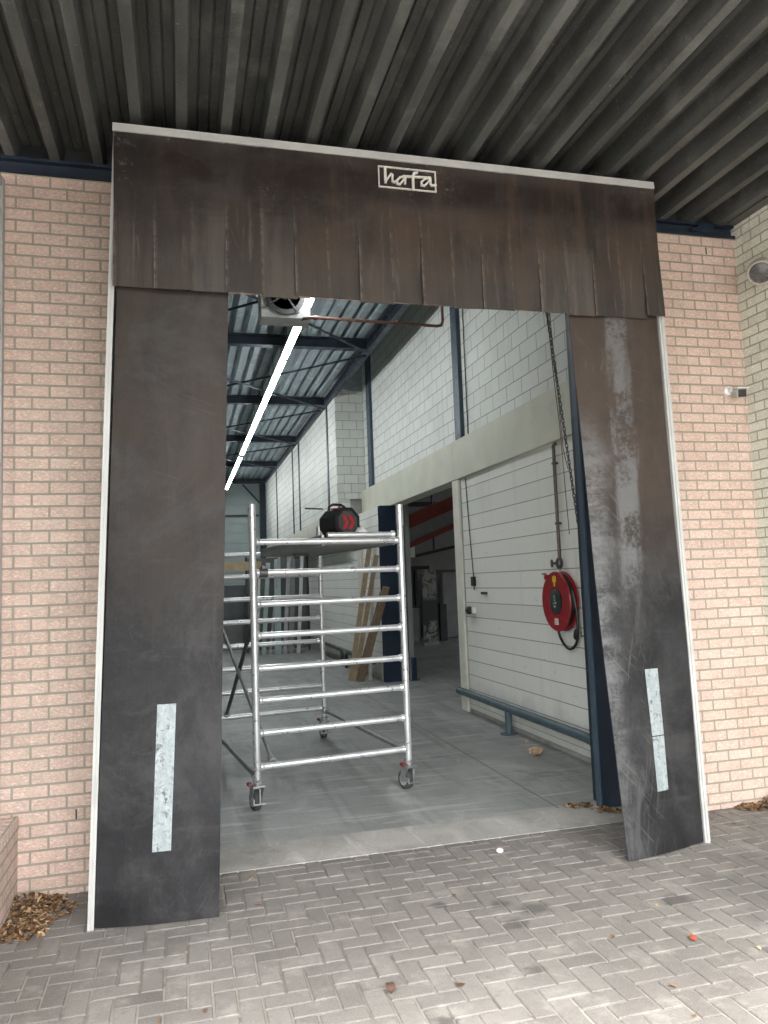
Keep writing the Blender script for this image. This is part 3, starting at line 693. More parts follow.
# the lights are one product 1.62 m long, so copies of a second prototype
l1 = thing('ceiling_light', 'lit strip light, second of the row from the doorway', 'light', (LX, ys[0], 4.8), 'strip lights in a row down the hall')
lum(l1, ys[0], ys[0] + 1.62)
for k, yy in enumerate(ys[1:]):
    c = copy_tree(l1, (LX, yy, 4.8)); c['label'] = 'lit strip light, %s of the row from the doorway' % names[k + 1]

# ------------------------------------------------------------------ unit heater and gas pipe
t = thing('unit_heater', 'white fan heater hanging under the hall roof', 'heater', (1.1, 8.1, 4.45))
MB().box(.84, 1.375, 8.0, 8.28, 4.45, 5.0, .01).go('casing', 'white_dirty', t)
g = MB()
for rr in (.06, .11, .16, .21): g.lathe([(rr - .006, 0), (rr + .006, 0), (rr + .006, -.012), (rr - .006, -.012)], (1.10, 7.985, 4.70), (0, 1, 0), 32)
for k in range(4):
    a = k * math.pi / 2 + .6; g.bar((1.10 + .05 * math.cos(a), 7.97, 4.70 + .05 * math.sin(a)), (1.10 + .25 * math.cos(a), 7.97, 4.70 + .25 * math.sin(a)), .012, .02)
g.go('fan_guard', 'steel_dark', t)
MB().lathe([(.215, 0), (.215, -.008), (.19, -.01), (.0, -.01)], (1.10, 7.999, 4.70), (0, 1, 0), 40).lathe([(.06, -.011), (.06, -.03), (.02, -.035)], (1.10, 7.999, 4.70), (0, 1, 0)).go('fan', 'black', t)
for xh in (.9, 1.3): MB().tube([(xh, 8.14, 5.0), (xh, 8.14, 5.27)], .01, 6).go('hanger', 'steel_dark', t)
pp = MB(); pp.tube([(1.28, 8.1, 4.47), (1.30, 8.0, 4.455), (1.4, 7.95, 4.452), (2.80, 7.95, 4.43), (2.85, 7.95, 4.44), (2.868, 7.95, 4.49), (2.868, 7.95, 5.9)], .017, 8)
for xx in (1.42, 2.35): pp.lathe([(.024, -.02), (.024, .02)], (xx, 7.95, 4.45), (1, 0, 0), 10)
tag(pp.go('gas_pipe', 'copper'), 'thin brown gas pipe running from the heater towards the wall', 'pipe')

# ------------------------------------------------------------------ hose reel and wall fittings
t = thing('hose_reel', 'red fire hose reel mounted on the white block wall', 'hose reel', (3.2, 6.25, 1.36))
RC = (3.205, 6.24, 1.362)
ax = (1, 0, 0)
MB().lathe([(.0, .0), (.12, .0), (.125, -.010), (.24, -.006), (.258, -.010), (.266, .0), (.258, .010), (.2, .012), (0, .012)], RC, ax, 48).go('front_disc', 'red', t)
MB().lathe([(0, .062), (.256, .062), (.266, .070), (.256, .078), (0, .078)], RC, ax, 48).go('rear_disc', 'red', t)
hc = MB()
for k in range(3):
    cx = RC[0] + .023 + k * .014
    hc.tube([(cx, RC[1] + .236 * math.cos(a), RC[2] + .236 * math.sin(a)) for a in [2 * math.pi * q / 36 for q in range(37)]], .0098, 8, False)
hc.lathe([(.22, .0125), (.22, .0615)], RC, ax, 32)
hl = [(3.215, 6.27, 1.13), (3.222, 6.262, 1.085), (3.225, 6.24, 1.04), (3.23, 6.205, .995), (3.237, 6.16, .962), (3.245, 6.115, .95), (3.252, 6.07, .962), (3.258, 6.03, .995), (3.262, 6.0, 1.05), (3.262, 5.985, 1.12), (3.26, 5.982, 1.2), (3.256, 5.985, 1.30), (3.25, 6.0, 1.40), (3.245, 6.02, 1.46)]
hc.tube(hl, .0125, 8)
hc.go('hose', 'black', t)
MB().lathe([(.0, -.0005), (.108, -.0006), (.112, -.012), (.10, -.018), (.0, -.019)], RC, ax, 32).go('hub_plate', 'green_dark', t)
hm = MB()
for (dy, dz, w_, h_) in ((0, .04, .02, .028), (.0, .012, .03, .01), (-.015, -.012, .022, .02), (.014, -.018, .022, .012), (0, -.045, .034, .016)):
    hm.box(RC[0] - .0215, RC[0] - .0192, RC[1] + dy * 1.4 - w_ / 2, RC[1] + dy + w_ / 2, RC[2] + dz - h_ / 2, RC[2] + dz + h_ / 2)
hm.go('hub_print', 'wheel_grey', t)
ye = MB(); Y0, Z0 = RC[1], RC[2] + .175; F = RC[0] - .0135
for pol in ([(-.03, -.005), (.03, -.005), (.036, .028), (-.036, .028)], [(-.034, .029), (-.016, .029), (-.02, .05), (-.034, .046)], [(-.013, .029), (.010, .029), (.008, .056), (-.012, .054)], [(.013, .029), (.034, .029), (.03, .048), (.014, .05)], [(-.012, -.006), (.014, -.006), (.012, -.045), (-.008, -.045)]):
    ye.prism([(F, Y0 + a, Z0 + b) for a, b in pol], (.003, 0, 0))
ye.go('pictogram', 'yellow', t)
MB().box(RC[0] - .0135, RC[0] - .0105, RC[1] - .035, RC[1] + .03, RC[2] - .205, RC[2] - .15).go('label_plate', 'white', t)
lp = MB()
for k in range(3): lp.box(RC[0] - .0148, RC[0] - .0138, RC[1] - .026, RC[1] + .02, RC[2] - .166 - k * .014, RC[2] - .162 - k * .014)
lp.go('label_print', 'red', t)
MB().box(3.20, 3.29, 6.425, 6.455, 1.555, 1.60, .005).box(3.19, 3.22, 6.43, 6.475, 1.601, 1.615, .003).go('guide_arm', 'red', t)
MB().box(3.284, 3.318, 6.15, 6.34, 1.27, 1.46, .004).go('wall_bracket', 'steel_dark', t)
nz = MB(); nz.lathe([(.012, -.05), (.022, -.03), (.024, .02), (.012, .045)], (3.26, 6.02, 1.085), (0, -.3, .8), 14); nz.go('nozzle', 'black', t)
t = thing('water_pipe', 'brown water pipe with valve above the hose reel', 'pipe', (3.29, 6.3, 1.7))
MB().tube([(3.27, 6.22, 2.775), (3.285, 6.27, 2.785), (3.29, 6.30, 2.765), (3.29, 6.30, 2.7), (3.29, 6.30, 1.74)], .016, 8).go('riser', 'pipe_brown', t)
v = MB(); v.lathe([(.018, -.05), (.03, -.03), (.034, 0), (.03, .03), (.018, .05)], (3.285, 6.3, 1.70), (0, 0, 1), 14); v.lathe([(.012, 0), (.012, -.06), (.036, -.062), (.036, -.075), (.01, -.077)], (3.285, 6.3, 1.70), (1, -.3, 0), 14); v.go('valve', 'steel_dark', t)
MB().tube([(3.285, 6.3, 1.655), (3.285, 6.295, 1.61), (3.27, 6.28, 1.55)], .011, 8).go('feed_pipe', 'alu_dull', t)
for zz in (2.05, 2.6): MB().box(3.272, 3.319, 6.28, 6.32, zz, zz + .02).go('pipe_clip', 'steel_dark', t)
hk = MB(); hk.tube([(3.318, 5.93, 1.075), (3.26, 5.93, 1.07), (3.255, 5.93, 1.11)], .007, 6).tube([(3.318, 5.86, 1.10), (3.318, 5.86, 1.02)], .009, 6).box(3.30, 3.32, 5.84, 5.88, 1.0, 1.12); tag(hk.go('hose_hook', 'steel_dark'), 'small dark wall hook by the nozzle below the hose reel', 'hook')
t = thing('wall_switch', 'small dark switch below a conduit beside the white post', 'switch', (3.3, 8.48, 1.55))
MB().tube([(3.312, 8.62, 2.80), (3.312, 8.57, 2.2), (3.312, 8.50, 1.60), (3.312, 8.50, 1.45)], .0065, 6).go('conduit', 'steel_dark', t)
MB().box(3.28, 3.319, 8.45, 8.52, 1.50, 1.61, .006).go('switch_box', 'black', t)
tag(MB().box(3.295, 3.319, 8.11, 8.26, 1.405, 1.432, .004).go('wall_latch', 'black'), 'short black latch bar between switch and hose reel', 'latch')
t = thing('door_sensor', 'black and white sensor head on the block wall near post foot', 'sensor', (3.29, 8.56, 1.21))
MB().box(3.285, 3.319, 8.50, 8.55, 1.18, 1.25, .006).go('mount', 'white', t)
MB().lathe([(.04, .06), (.05, .0), (.04, -.05), (.02, -.062)], (3.28, 8.61, 1.215), (0.2, 1, 0), 16).go('sensor_head', 'black', t)

# guard rails
t = thing('guard_rail', 'blue grey tubular guard rail low on the near block wall', 'rail', (3.22, 7.3, 0))
g = MB(); pts = [(3.19, 8.84, .258), (3.19, 5.86, .258), (3.19, 5.74, .252), (3.19, 5.66, .228), (3.19, 5.615, .18), (3.19, 5.60, .1), (3.19, 5.60, .0)]
g.tube(pts, .042, 14); g.go('rail_tube', 'blue_grey', t)
MB().tube([(3.19, 7.40, 0), (3.19, 7.40, .23)], .036, 12).lathe([(.09, 0), (.09, .01), (.0, .011)], (3.19, 7.40, 0), (0, 0, 1), 16).go('rail_post', 'blue_grey', t)
gr = MB().tube([(2.95, 16.9, .30), (2.95, 14.9, .30), (2.95, 14.75, .28), (2.95, 14.68, .2), (2.95, 14.68, 0)], .035, 10).tube([(2.95, 14.3, 0), (2.95, 14.3, .22), (2.95, 14.22, .29), (2.95, 14.1, .30), (2.95, 12.1, .30)], .035, 10)
tag(gr.go('guard_rail', 'side_dark'), 'black tubular guard rail at the foot of the far block wall', 'rail')

# ------------------------------------------------------------------ mobile scaffold tower
TH = R(6.8); O = Vector((.495, 5.665, 0)); U = Vector((math.cos(TH), math.sin(TH), 0)); V = Vector((-math.sin(TH), math.cos(TH), 0))
def sp(u, v, z): return O + U * u + V * v + Vector((0, 0, z))
SW, SL = 1.175, 2.22
ctr = sp(SW / 2, SL / 2, 0)
t = thing('scaffold_tower', 'silver aluminium mobile scaffold tower on four castors in the doorway', 'scaffold', tuple(ctr))
RZ = [1.914, 1.690, 1.462, 1.235, .999, .773, .542, .307]
for v in (0, SL):
    for u in (0, SW):
        p = MB().tube([sp(u, v, .20), sp(u, v, 2.03)], .0255, 14).tube([sp(u, v, 2.031), sp(u, v, 2.195)], .029, 14)
        if u: p.tube([sp(u, v, 1.2), sp(u, v, 1.21)], .029, 12).tube([sp(u, v, 1.30), sp(u, v, 1.31)], .029, 12)
        p.tube([sp(u, v, .93), sp(u, v, 1.04)], .0275, 12)
        p.go('upright', 'alu', t)
    for z in RZ:
        MB().tube([sp(.025, v, z), sp(SW - .025, v, z)], .0235, 12).lathe([(.0265, 0), (.030, .004), (.030, .014), (.024, .03)], sp(.022, v, z), U, 14).lathe([(.0265, 0), (.030, .004), (.030, .014), (.024, .03)], sp(SW - .022, v, z), -U, 14).go('rung', 'alu', t)
def brace(a, b, name, r=.017, mat='alu_dull'):
    o = MB().tube([a, b], r, 10).go(name, mat, t)
    d = (Vector(b) - Vector(a)).normalized()
    for e, s_ in ((Vector(a), 1), (Vector(b), -1)):
        MB().lathe([(.022, -.02), (.029, -.018), (.029, .03), (.02, .034)], e + d * s_ * .02, d * s_, 12).go('claw', 'alu_dull', o)
brace(sp(0, .03, .235), sp(0, SL - .03, .235), 'horizontal_brace')
brace(sp(SW, .03, .285), sp(SW, SL - .03, .285), 'horizontal_brace')
brace(sp(.12, .02, .33), sp(.03, SL, 1.49), 'diagonal_brace')
brace(sp(.17, SL, .33), sp(.03, .0, 1.46), 'diagonal_brace', .018, 'steel_dark')
# deck
D0, D1 = .56, 1.12
TM = Matrix((U, V, Vector((0, 0, 1)))).transposed().to_4x4(); TM.translation = O
dk = MB().box(D0, D1, .05, SL - .05, 1.885, 1.945, .006, TM).go('deck', 'deck_wood', t)
MB().box(D0 - .022, D0 - .001, .03, SL - .03, 1.88, 1.965, .003, TM).box(D1 + .001, D1 + .022, .03, SL - .03, 1.88, 1.965, .003, TM).go('deck_edge', 'alu_dull', dk)
MB().tube([sp(D0 + .02, .02, 1.962), sp(D1 - .02, .02, 1.962)], .021, 12).lathe([(.024, 0), (.03, .01), (.03, .03), (.02, .035)], sp(D1 - .02, .02, 1.962), U, 12).go('hook_bar', 'alu', dk)
MB().bar(sp(.75, 1.55, 1.883), sp(.80, 1.75, 1.86), .05, .03).box(.72, .86, 1.5, 1.58, 1.865, 1.884, .004, TM).go('hatch_catch', 'steel_dark', dk)
MB().box(.0, .56, SL + .03, SL + .055, 1.755, 1.845, .003, TM).go('toe_board', 'wood_tan', t)
MB().lathe([(.026, -.03), (.036, -.028), (.036, .03), (.026, .032)], sp(.075, 0, 1.69), U, 14).box(.06, .09, -.03, .02, 1.715, 1.74, .005, TM).go('coupler', 'steel_dark', t)
# castors
def castor(u, v, ang):
    c0 = sp(u, v, 0); Q = Matrix.Translation(c0) @ Matrix.Rotation(ang, 4, 'Z')
    def w(p): return Q @ Vector(p)
    f = MB(); f.box(-.045, .045, -.04, .05, .170, .184, .003, Q); 
    for s_ in (-1, 1): f.prism([w((s_ * .036, -.035, .17)), w((s_ * .036, .05, .17)), w((s_ * .036, .065, .06)), w((s_ * .036, .035, .055))], Q.to_3x3() @ Vector((s_ * .005, 0, 0)))
    f.tube([w((-.047, .045, .072)), w((.047, .045, .072))], .008, 8); f.tube([w((0, 0, .18)), w((0, 0, .30))], .0225, 12); f.tube([w((0, 0, .205)), w((0, 0, .225))], .036, 6)
    fo = f.go('castor_fork', 'alu_dull', t)
    ww = MB(); d = Q.to_3x3() @ Vector((1, 0, 0))
    ww.lathe([(.045, -.027), (.064, -.027), (.072, -.019), (.072, .019), (.064, .027), (.045, .027)], w((0, .045, .072)), d, 28).go('tyre', 'black_tyre', fo)
    MB().lathe([(.012, -.030), (.044, -.029), (.0445, .029), (.012, .030)], w((0, .045, .072)), d, 20).go('wheel_rim', 'wheel_grey', fo)
    MB().box(-.05, .05, -.058, -.044, .058, .068, .002, Q).box(-.006, .006, -.058, -.046, .069, .168, .002, Q).box(-.05, -.038, -.05, .0, .068, .10, .002, Q).go('brake_pedal', 'alu_dull', fo)
    MB().box(-.075, -.046, -.03, .02, .188, .212, .005, Q).go('brake_cam', 'red_dull', fo)
castor(0, 0, .25); castor(SW, 0, .38); castor(0, SL, 2.6); castor(SW, SL, .1)

# radio on the deck
rb = sp(.80, .40, 1.946)
t = thing('site_radio', 'black octagonal site radio with red double arrow on the scaffold deck', 'radio', tuple(rb))
RA = R(24)
Q = Matrix.Translation(rb) @ Matrix.Rotation(RA, 4, 'Z')
def oct_(r, cz, x, ry=1.): return [Q @ Vector((x, r * ry * math.cos(a), cz + r * math.sin(a))) for a in [math.pi / 8 + k * math.pi / 4 for k in range(8)]]
# the printed octagon faces the yard (local -Y), body depth runs back along +Y
def octy(r, cz, y): return [Q @ Vector((r * math.cos(a), y, cz + r * math.sin(a))) for a in [math.pi / 8 + k * math.pi / 4 for k in range(8)]]
d3 = Q.to_3x3()
b = MB(); b.prism(octy(.118, .135, -.09), d3 @ Vector((0, .21, 0))); b.box(-.10, .10, -.07, .16, .0, .03, .006, Q); b.go('body', 'black', t)
b = MB(); b.prism(octy(.130, .135, -.125), d3 @ Vector((0, .034, 0))); b.go('bumper', 'black', t)
MB().prism(octy(.10, .135, -.129), d3 @ Vector((0, .003, 0))).go('speaker_face', 'steel_dark', t)
cv = MB()
for dx in (-.045, .015):
    for s_ in (-1, 1):
        pts = [(dx - .012, s_ * .055), (dx + .018, s_ * .055), (dx + .05, 0.0005 * s_), (dx + .02, 0.0005 * s_)]
        cv.prism([Q @ Vector((a, -.134, .135 + c_)) for a, c_ in pts], d3 @ Vector((0, .004, 0)))
cv.go('arrow_mark', 'red_bright', t)
h = MB(); h.tube([Q @ Vector(p) for p in ((-.085, .02, .235), (-.075, .02, .275), (-.04, .02, .292), (.04, .02, .292), (.075, .02, .275), (.085, .02, .235))], .011, 8).box(-.04, .04, .008, .032, .285, .30, .004, Q); h.go('handle', 'black', t)
MB().box(-.035, .035, -.02, .06, .250, .262, .003, Q).go('display', 'red_bright', t)
for pa, pb in (((-.06, .14, .265), (-.22, .16, .268)), ((.05, .12, .25), (.15, .16, .31))): MB().tube([Q @ Vector(pa), Q @ Vector(pb)], .007, 6).go('antenna', 'black', t)
MB().tube([Q @ Vector((-.16, -.02, .03)), Q @ Vector((-.10, -.02, .03))], .024, 10).go('corner_foot', 'black', t)
bg = MB(); rr = sp(.95, .30, 1.946)
bg.lathe([(.05, 0), (.062, .02), (.05, .06), (.02, .085)], rr, (0, 0, 1), 9)
for v_ in bg.bm.verts: v_.co += Vector((random.uniform(-.012, .012), random.uniform(-.012, .012), random.uniform(0, .01)))
tag(bg.go('plastic_bag', 'white'), 'small crumpled white bag beside the radio on the deck', 'bag')

# ------------------------------------------------------------------ things leaning at the far wall
def lean_board(name, mat, a, b, w_, th_, label, cat, grp=None):
    o = MB().bar(a, b, w_, th_, .003, (0, 1, 0)).go(name, mat); return tag(o, label, cat, grp)
G1 = 'boards leaning on the far wall'
lean_board('timber_board', 'wood', (2.62, 12.40, .0), (3.01, 12.36, 2.22), .08, .03, 'tallest slim pine board leaning against the white far wall', 'board', G1)
lean_board('timber_board', 'wood', (2.68, 12.34, .0), (3.03, 12.02, 2.02), .075, .025, 'slim pine board just right of the tallest one', 'board', G1)
lean_board('timber_board', 'wood_brown', (2.75, 12.22, .0), (3.05, 11.55, 1.50), .10, .05, 'short brown timber beam leaning beside the blue column', 'board', G1)
lean_board('timber_board', 'wood_brown', (2.72, 12.28, .0), (3.02, 11.66, 1.42), .09, .03, 'narrow brown batten against the short timber beam', 'board', G1)
lean_board('plastic_tube', 'white_dirty', (2.92, 12.3, .0), (3.05, 12.24, 2.35), .05, .05, 'white plastic tube standing between pine boards and blue column', 'tube')
G2 = 'panels and profiles leaning at the far end'
pan = [(1.66, .06, 'white_dirty', 2.02, .10, 'white profile with the shortest height among the far leaning panels'), (1.82, .10, 'teal_panel', 2.12, .16, 'narrow teal panel leaning beside the shortest white profile'), (2.00, .05, 'alu_dull', 2.28, .24, 'slim grey metal profile between two teal panels'), (2.12, .15, 'teal_panel', 2.2, .08, 'broad teal panel in the middle of the far stack'), (2.31, .09, 'alu_dull', 2.32, .17, 'bare metal profile leaning beside the broad teal panel'), (2.45, .13, 'side_grey', 2.26, .12, 'mid grey panel beside the tallest profile of the far stack'), (2.62, .08, 'white_dirty', 2.38, .18, 'tallest white profile of the far leaning stack')]
for k, (x, w_, m_, h_, dx, lab) in enumerate(pan):
    lean_board('leaning_panel', m_, (x - dx * .3, 17.9 + .07 * (k % 3), .0), (x + dx, 18.45 + .05 * (k % 2), h_), w_, .035, lab, 'panel', G2)
t = thing('panel_rack', 'dark steel rack behind the far leaning panels', 'rack', (2.2, 18.8, 0))
MB().box(1.45, 1.50, 18.68, 18.74, 0, 2.3).go('post', 'side_dark', t)
MB().box(2.93, 2.98, 18.68, 18.74, 0, 2.3).go('post', 'side_dark', t)
MB().box(1.45, 2.98, 18.75, 18.8, .05, 2.25).go('back_panel', 'grey_cab', t)
t = thing('tool_cabinet', 'dark grey steel cabinet against the far end behind scaffold', 'cabinet', (1.0, 20, 0))
MB().box(.2, 1.72, 20, 20.6, .05, .72, .006).go('base_unit', 'side_grey', t)
MB().box(.2, 1.72, 20, 20.6, .75, 1.62, .006).go('upper_unit', 'grey_cab', t)
for xf in (.25, .975): MB().box(xf, xf + .70, 19.985, 19.999, .82, 1.55).go('door_panel', 'grey_cab', t)
MB().box(.2, 1.72, 19.97, 20.6, .722, .748).go('worktop', 'black', t)
for xf, yf in ((.25, 20.02), (1.6, 20.02), (.25, 20.5), (1.6, 20.5)): MB().box(xf, xf + .1, yf, yf + .08, 0, .05).go('foot', 'black', t)

# ------------------------------------------------------------------ dark side hall seen through the opening
t = thing('side_hall_wall', 'dim grey walls and ceiling of the side hall beyond the opening', 'wall', (8, 16, 0))
MB().box(3.6, 13.5, 20.5, 20.7, 0, 4.6).box(13.3, 13.5, 7, 20.49, 0, 1.8).box(13.3, 13.5, 7, 20.49, 3.0, 4.6).box(3.52, 13.5, 6.8, 7, 0, 4.6).go('wall', 'side_wall', t)  # gap left in the unseen end wall, added to let daylight into this hall
MB().box(3.52, 13.5, 6.8, 20.7, 4.62, 4.7).go('ceiling', 'side_grey', t)
MB().box(3.522, 3.6, 12.02, 27, 0, 4.6).box(3.522, 3.6, 7.0, 8.8, 0, 4.6).box(3.522, 3.6, 8.81, 12.01, 3.3, 4.6).go('rear_face', 'side_wall', t)
for zz, yy in ((3.3, 17.), (2.9, 18.2)): MB().box(3.7, 13, yy, yy + .12, zz, zz + .1).go('ceiling_beam', 'side_dark', t)
t = thing('sloping_beam', 'red and grey banded beam sloping under the side hall ceiling', 'beam', (4.9, 14, 2.6))
def slope(z0, z1, y0): return MB().prism([(3.75, y0, z0 - .14), (5.9, y0, z0 - .14 + 2.15 * .4), (5.9, y0, z1 - .14 + 2.15 * .4), (3.75, y0, z1 - .14)], (0, .25, 0))
slope(2.54, 2.80, 13.9).go('upper_band', 'red_beam', t); slope(2.27, 2.538, 13.95).go('grey_band', 'grey_beam', t); slope(2.17, 2.268, 13.9).go('lower_band', 'red_beam', t)
MB().bar((4.45, 15, 2.05), (6.2, 15, 2.40), .06, .06).tube([(5.0, 15, 2.2), (5.0, 15, 4.6)], .02, 6).go('hanger_arm', 'side_dark', t)
tag(MB().box(4.15, 4.29, 14, 14.12, 2.02, 2.26, .01).box(4.20, 4.24, 14.04, 14.08, 2.26, 2.45).go('hanging_box', 'white'), 'small white box hanging under the red beam', 'box')
t = thing('glazed_partition', 'dark glazed partition at the back of the side hall', 'partition', (5.5, 19.4, 0))
MB().box(3.8, 5.95, 19.4, 19.46, .92, 1.86).go('pane', 'side_dark', t)
fr = MB()
for xx in (3.8, 4.9, 5.9): fr.box(xx, xx + .06, 19.35, 19.399, .92, 1.9)
fr.box(3.8, 6.3, 19.34, 19.349, 1.86, 1.95).bar((5.0, 19.37, 1.75), (5.85, 19.37, 1.15), .03, .02); fr.go('partition_frame', 'black', t)
MB().box(3.8, 5.95, 19.3, 19.47, .0, .86).go('base_panel', 'side_grey', t); MB().box(3.78, 5.97, 19.27, 19.47, .862, .918).go('sill', 'black', t)
t = thing('roll_up_banner', 'tall printed banner with pale figures standing in the side hall', 'banner', (5.85, 18, 0))
MB().slab(lambda u, v: (5.66 + u * .37, 18 + .01 * math.sin(3 * v), .07 + v * 1.76), 2, 6, .006).go('print', 'banner', t)
MB().box(5.64, 6.05, 17.94, 18.07, 0, .069, .008).go('base', 'alu_dull', t)
tag(MB().box(6.44, 6.62, 19.0, 19.15, 0, .95, .01).box(6.50, 6.56, 19.05, 19.1, .95, 1.75).box(6.46, 6.60, 19.04, 19.12, 1.75, 1.79).go('floor_stand', 'side_dark'), 'black stand on the floor right of the banner', 'stand')
t = thing('sliding_panel', 'grey sliding wall panel behind the black stand in the side hall', 'panel', (7.2, 19.6, 0))
MB().box(6.7, 9.2, 19.6, 19.66, .03, 1.75).go('panel', 'side_grey', t); MB().box(6.3, 9.3, 19.55, 19.68, 1.76, 1.84).go('head_rail', 'side_dark', t)

# ------------------------------------------------------------------ security camera and bulkhead lamp
t = thing('security_camera', 'small white security camera with black lens on the brick wall', 'camera', (3.86, W, 2.85))
MB().lathe([(.034, 0), (.034, -.02), (.018, -.03), (.012, -.06)], (3.765, W, 2.853), (0, 1, 0), 20).go('mount', 'white', t)
Q = Matrix.Translation((3.79, W - .085, 2.82)) @ Matrix.Rotation(R(-18), 4, 'Z') @ Matrix.Rotation(R(12), 4, 'X')
MB().box(-.03, .034, -.055, .06, -.03, .032, .006, Q).go('body', 'white_dirty', t)
MB().box(-.026, .03, -.062, -.056, -.026, .026, .004, Q).lathe([(.018, 0), (.018, -.004), (.0, -.005)], Q @ Vector((.002, -.063, 0)), Q.to_3x3() @ Vector((0, 1, 0)), 16).go('lens', 'black', t)
MB().box(-.036, .04, -.08, .055, .034, .04, .002, Q).go('hood', 'white', t)
t = thing('bulkhead_lamp', 'metal eyeball bulkhead lamp on the pale side wall', 'lamp', (3.9, 4.33, 3.64))
LC = (3.872, 4.262, 3.625); dv = (-.55, -.42, -.55)
M['brushed'] = simple('brushed_metal', (.55, .51, .45), .4, .55, .08, 20)
M['lens_grey'] = simple('grey_lens', (.10, .10, .098), .25, 0, .2, 30)
MB().lathe([(.015, -.092), (.04, -.086), (.066, -.066), (.084, -.036), (.092, 0), (.090, .026), (.084, .034), (.074, .034), (.071, .018), (.0, .012)], LC, dv, 40).go('shell', 'brushed', t)
MB().lathe([(.0, .0125), (.070, .019), (.0705, .0195), (.045, .036), (.0, .042)], LC, dv, 32).go('lens', 'lens_grey', t)
MB().lathe([(.062, 0), (.062, -.016), (.042, -.024), (.034, -.05)], (3.93, 4.28, 3.655), (1, 0, 0), 24).go('wall_plate', 'brushed', t)

# ------------------------------------------------------------------ litter
def leaves(name, spots, n, label, seed):
    random.seed(seed); mb = MB(); tin = []
    for _ in range(n):
        (x, y, r_, h_) = random.choice(spots)
        a = random.uniform(0, 6.28); q = r_ * math.sqrt(random.random()); px, py = x + q * math.cos(a), y + q * math.sin(a) * .8
        pz = random.uniform(.004, .006 + h_ * max(0, 1 - (q / r_) ** 1.5))
        L_, w_ = random.choice((random.uniform(.012, .03), random.uniform(.02, .046))), random.uniform(.004, .011)
        m = Matrix.Translation((px, py, pz)) @ Matrix.Rotation(random.uniform(0, 6.28), 4, 'Z') @ Matrix.Rotation(random.gauss(0, .35), 4, 'X') @ Matrix.Rotation(random.gauss(0, .3), 4, 'Y')
        cu = random.uniform(-.35, .6)
        rows = []
        for k in range(5):
            s_ = k / 4; ww = w_ * math.sin(math.pi * (.08 + .84 * s_)); z_ = cu * L_ * (s_ - .5) ** 2 * 2
            rows.append([mb.bm.verts.new(m @ Vector((L_ * (s_ - .5), -ww, z_ + ww * .5))), mb.bm.verts.new(m @ Vector((L_ * (s_ - .5), 0, z_))), mb.bm.verts.new(m @ Vector((L_ * (s_ - .5), ww, z_ + ww * .5)))])
        tv = random.random()
        for A, B in zip(rows, rows[1:]):
            for k in range(2): mb.bm.faces.new((A[k], A[k + 1], B[k + 1], B[k])); tin.append(tv)
    o = mb.go(name, 'leaf'); tinted(o, tin); return tag(o, label, 'leaves', None, 'stuff')
leaves('leaf_litter', [(-.80, 4.47, .13, .06), (-.75, 4.40, .15, .05), (-.78, 4.28, .13, .03), (-.81, 4.14, .10, .025), (-.70, 4.47, .10, .02), (-.72, 4.20, .10, .01), (-.68, 4.34, .14, .0), (-.76, 4.1, .12, 0)], 1150, 'large pile of dry brown leaves against the low brick wall', 3)
leaves('leaf_litter', [(3.80, 4.48, .13, .06), (3.65, 4.50, .10, .02), (3.9, 4.42, .12, .05)], 520, 'dry brown leaves heaped on the pavers below the security camera', 4)
leaves('leaf_litter', [(2.66, 4.93, .06, .02), (2.72, 4.80, .08, .03), (2.58, 4.96, .06, .01), (2.78, 4.74, .07, .03)], 190, 'small drift of dry leaves at the foot of the blue jamb', 5)
random.seed(21)
def one_leaf(name, mat, x, y, s_, label, cat='leaf', z=.004):
    mb = MB()
    def f(u, v):
        w_ = math.sin(math.pi * (.06 + .88 * v)) * (1 + .25 * math.sin(9 * v)); return (x + s_ * (u - .5) * .62 * w_ + .1 * s_ * v, y + s_ * (v - .5), z + s_ * (.20 * abs(u - .5) + .12 * math.sin(3 * v)))
    mb.slab(f, 4, 8, .0015); return tag(mb.go(name, mat), label, cat)
leaves('leaf_crumbs', [(.6, 3.2, 1.1, 0), (2.0, 3.3, 1.2, 0), (1.2, 4.2, .9, 0), (3.2, 3.9, .9, 0), (.35, 4.45, .3, 0), (2.3, 2.9, .6, 0)], 26, 'scattered crumbs of dry leaf on the herringbone pavers', 9)
one_leaf('fallen_leaf', 'leaf_brown', .765, 3.07, .07, 'dark brown fallen leaf, largest one lying alone on the pavers')
one_leaf('fallen_leaf', 'leaf_red', 2.117, 3.041, .05, 'red fallen leaf lying on the pavers')
one_leaf('fallen_leaf', 'leaf_brown', .06, 3.14, .03, 'tiny brown leaf scrap alone on the pavers')
one_leaf('fallen_leaf', 'wood_tan', 2.32, 2.88, .03, 'yellowish leaf scrap on the pavers near the dark patch')
st = MB(); bmesh.ops.create_icosphere(st.bm, subdivisions=2, radius=.022, matrix=Matrix.Translation((1.763, 4.309, .013)) @ Matrix.Diagonal((1, .8, .6, 1)))
for v_ in st.bm.verts: v_.co += Vector((random.uniform(-.003, .003), random.uniform(-.003, .003), random.uniform(-.001, .002)))
tag(st.go('pebble', 'stone'), 'white stone on the pavers in front of the threshold', 'stone')
cr = MB(); bmesh.ops.create_icosphere(cr.bm, subdivisions=3, radius=.06, matrix=Matrix.Translation((3.03, 6.46, .035)) @ Matrix.Diagonal((1.1, .8, .55, 1)))
for v_ in cr.bm.verts: v_.co += Vector((random.uniform(-.014, .014), random.uniform(-.014, .014), random.uniform(-.004, .014)))
tag(cr.go('crumpled_leaf', 'crumple'), 'crumpled tan leaf on the hall floor near the guard rail', 'leaf')
cr = MB(); bmesh.ops.create_icosphere(cr.bm, subdivisions=2, radius=.02, matrix=Matrix.Translation((3.17, 6.95, .014)))
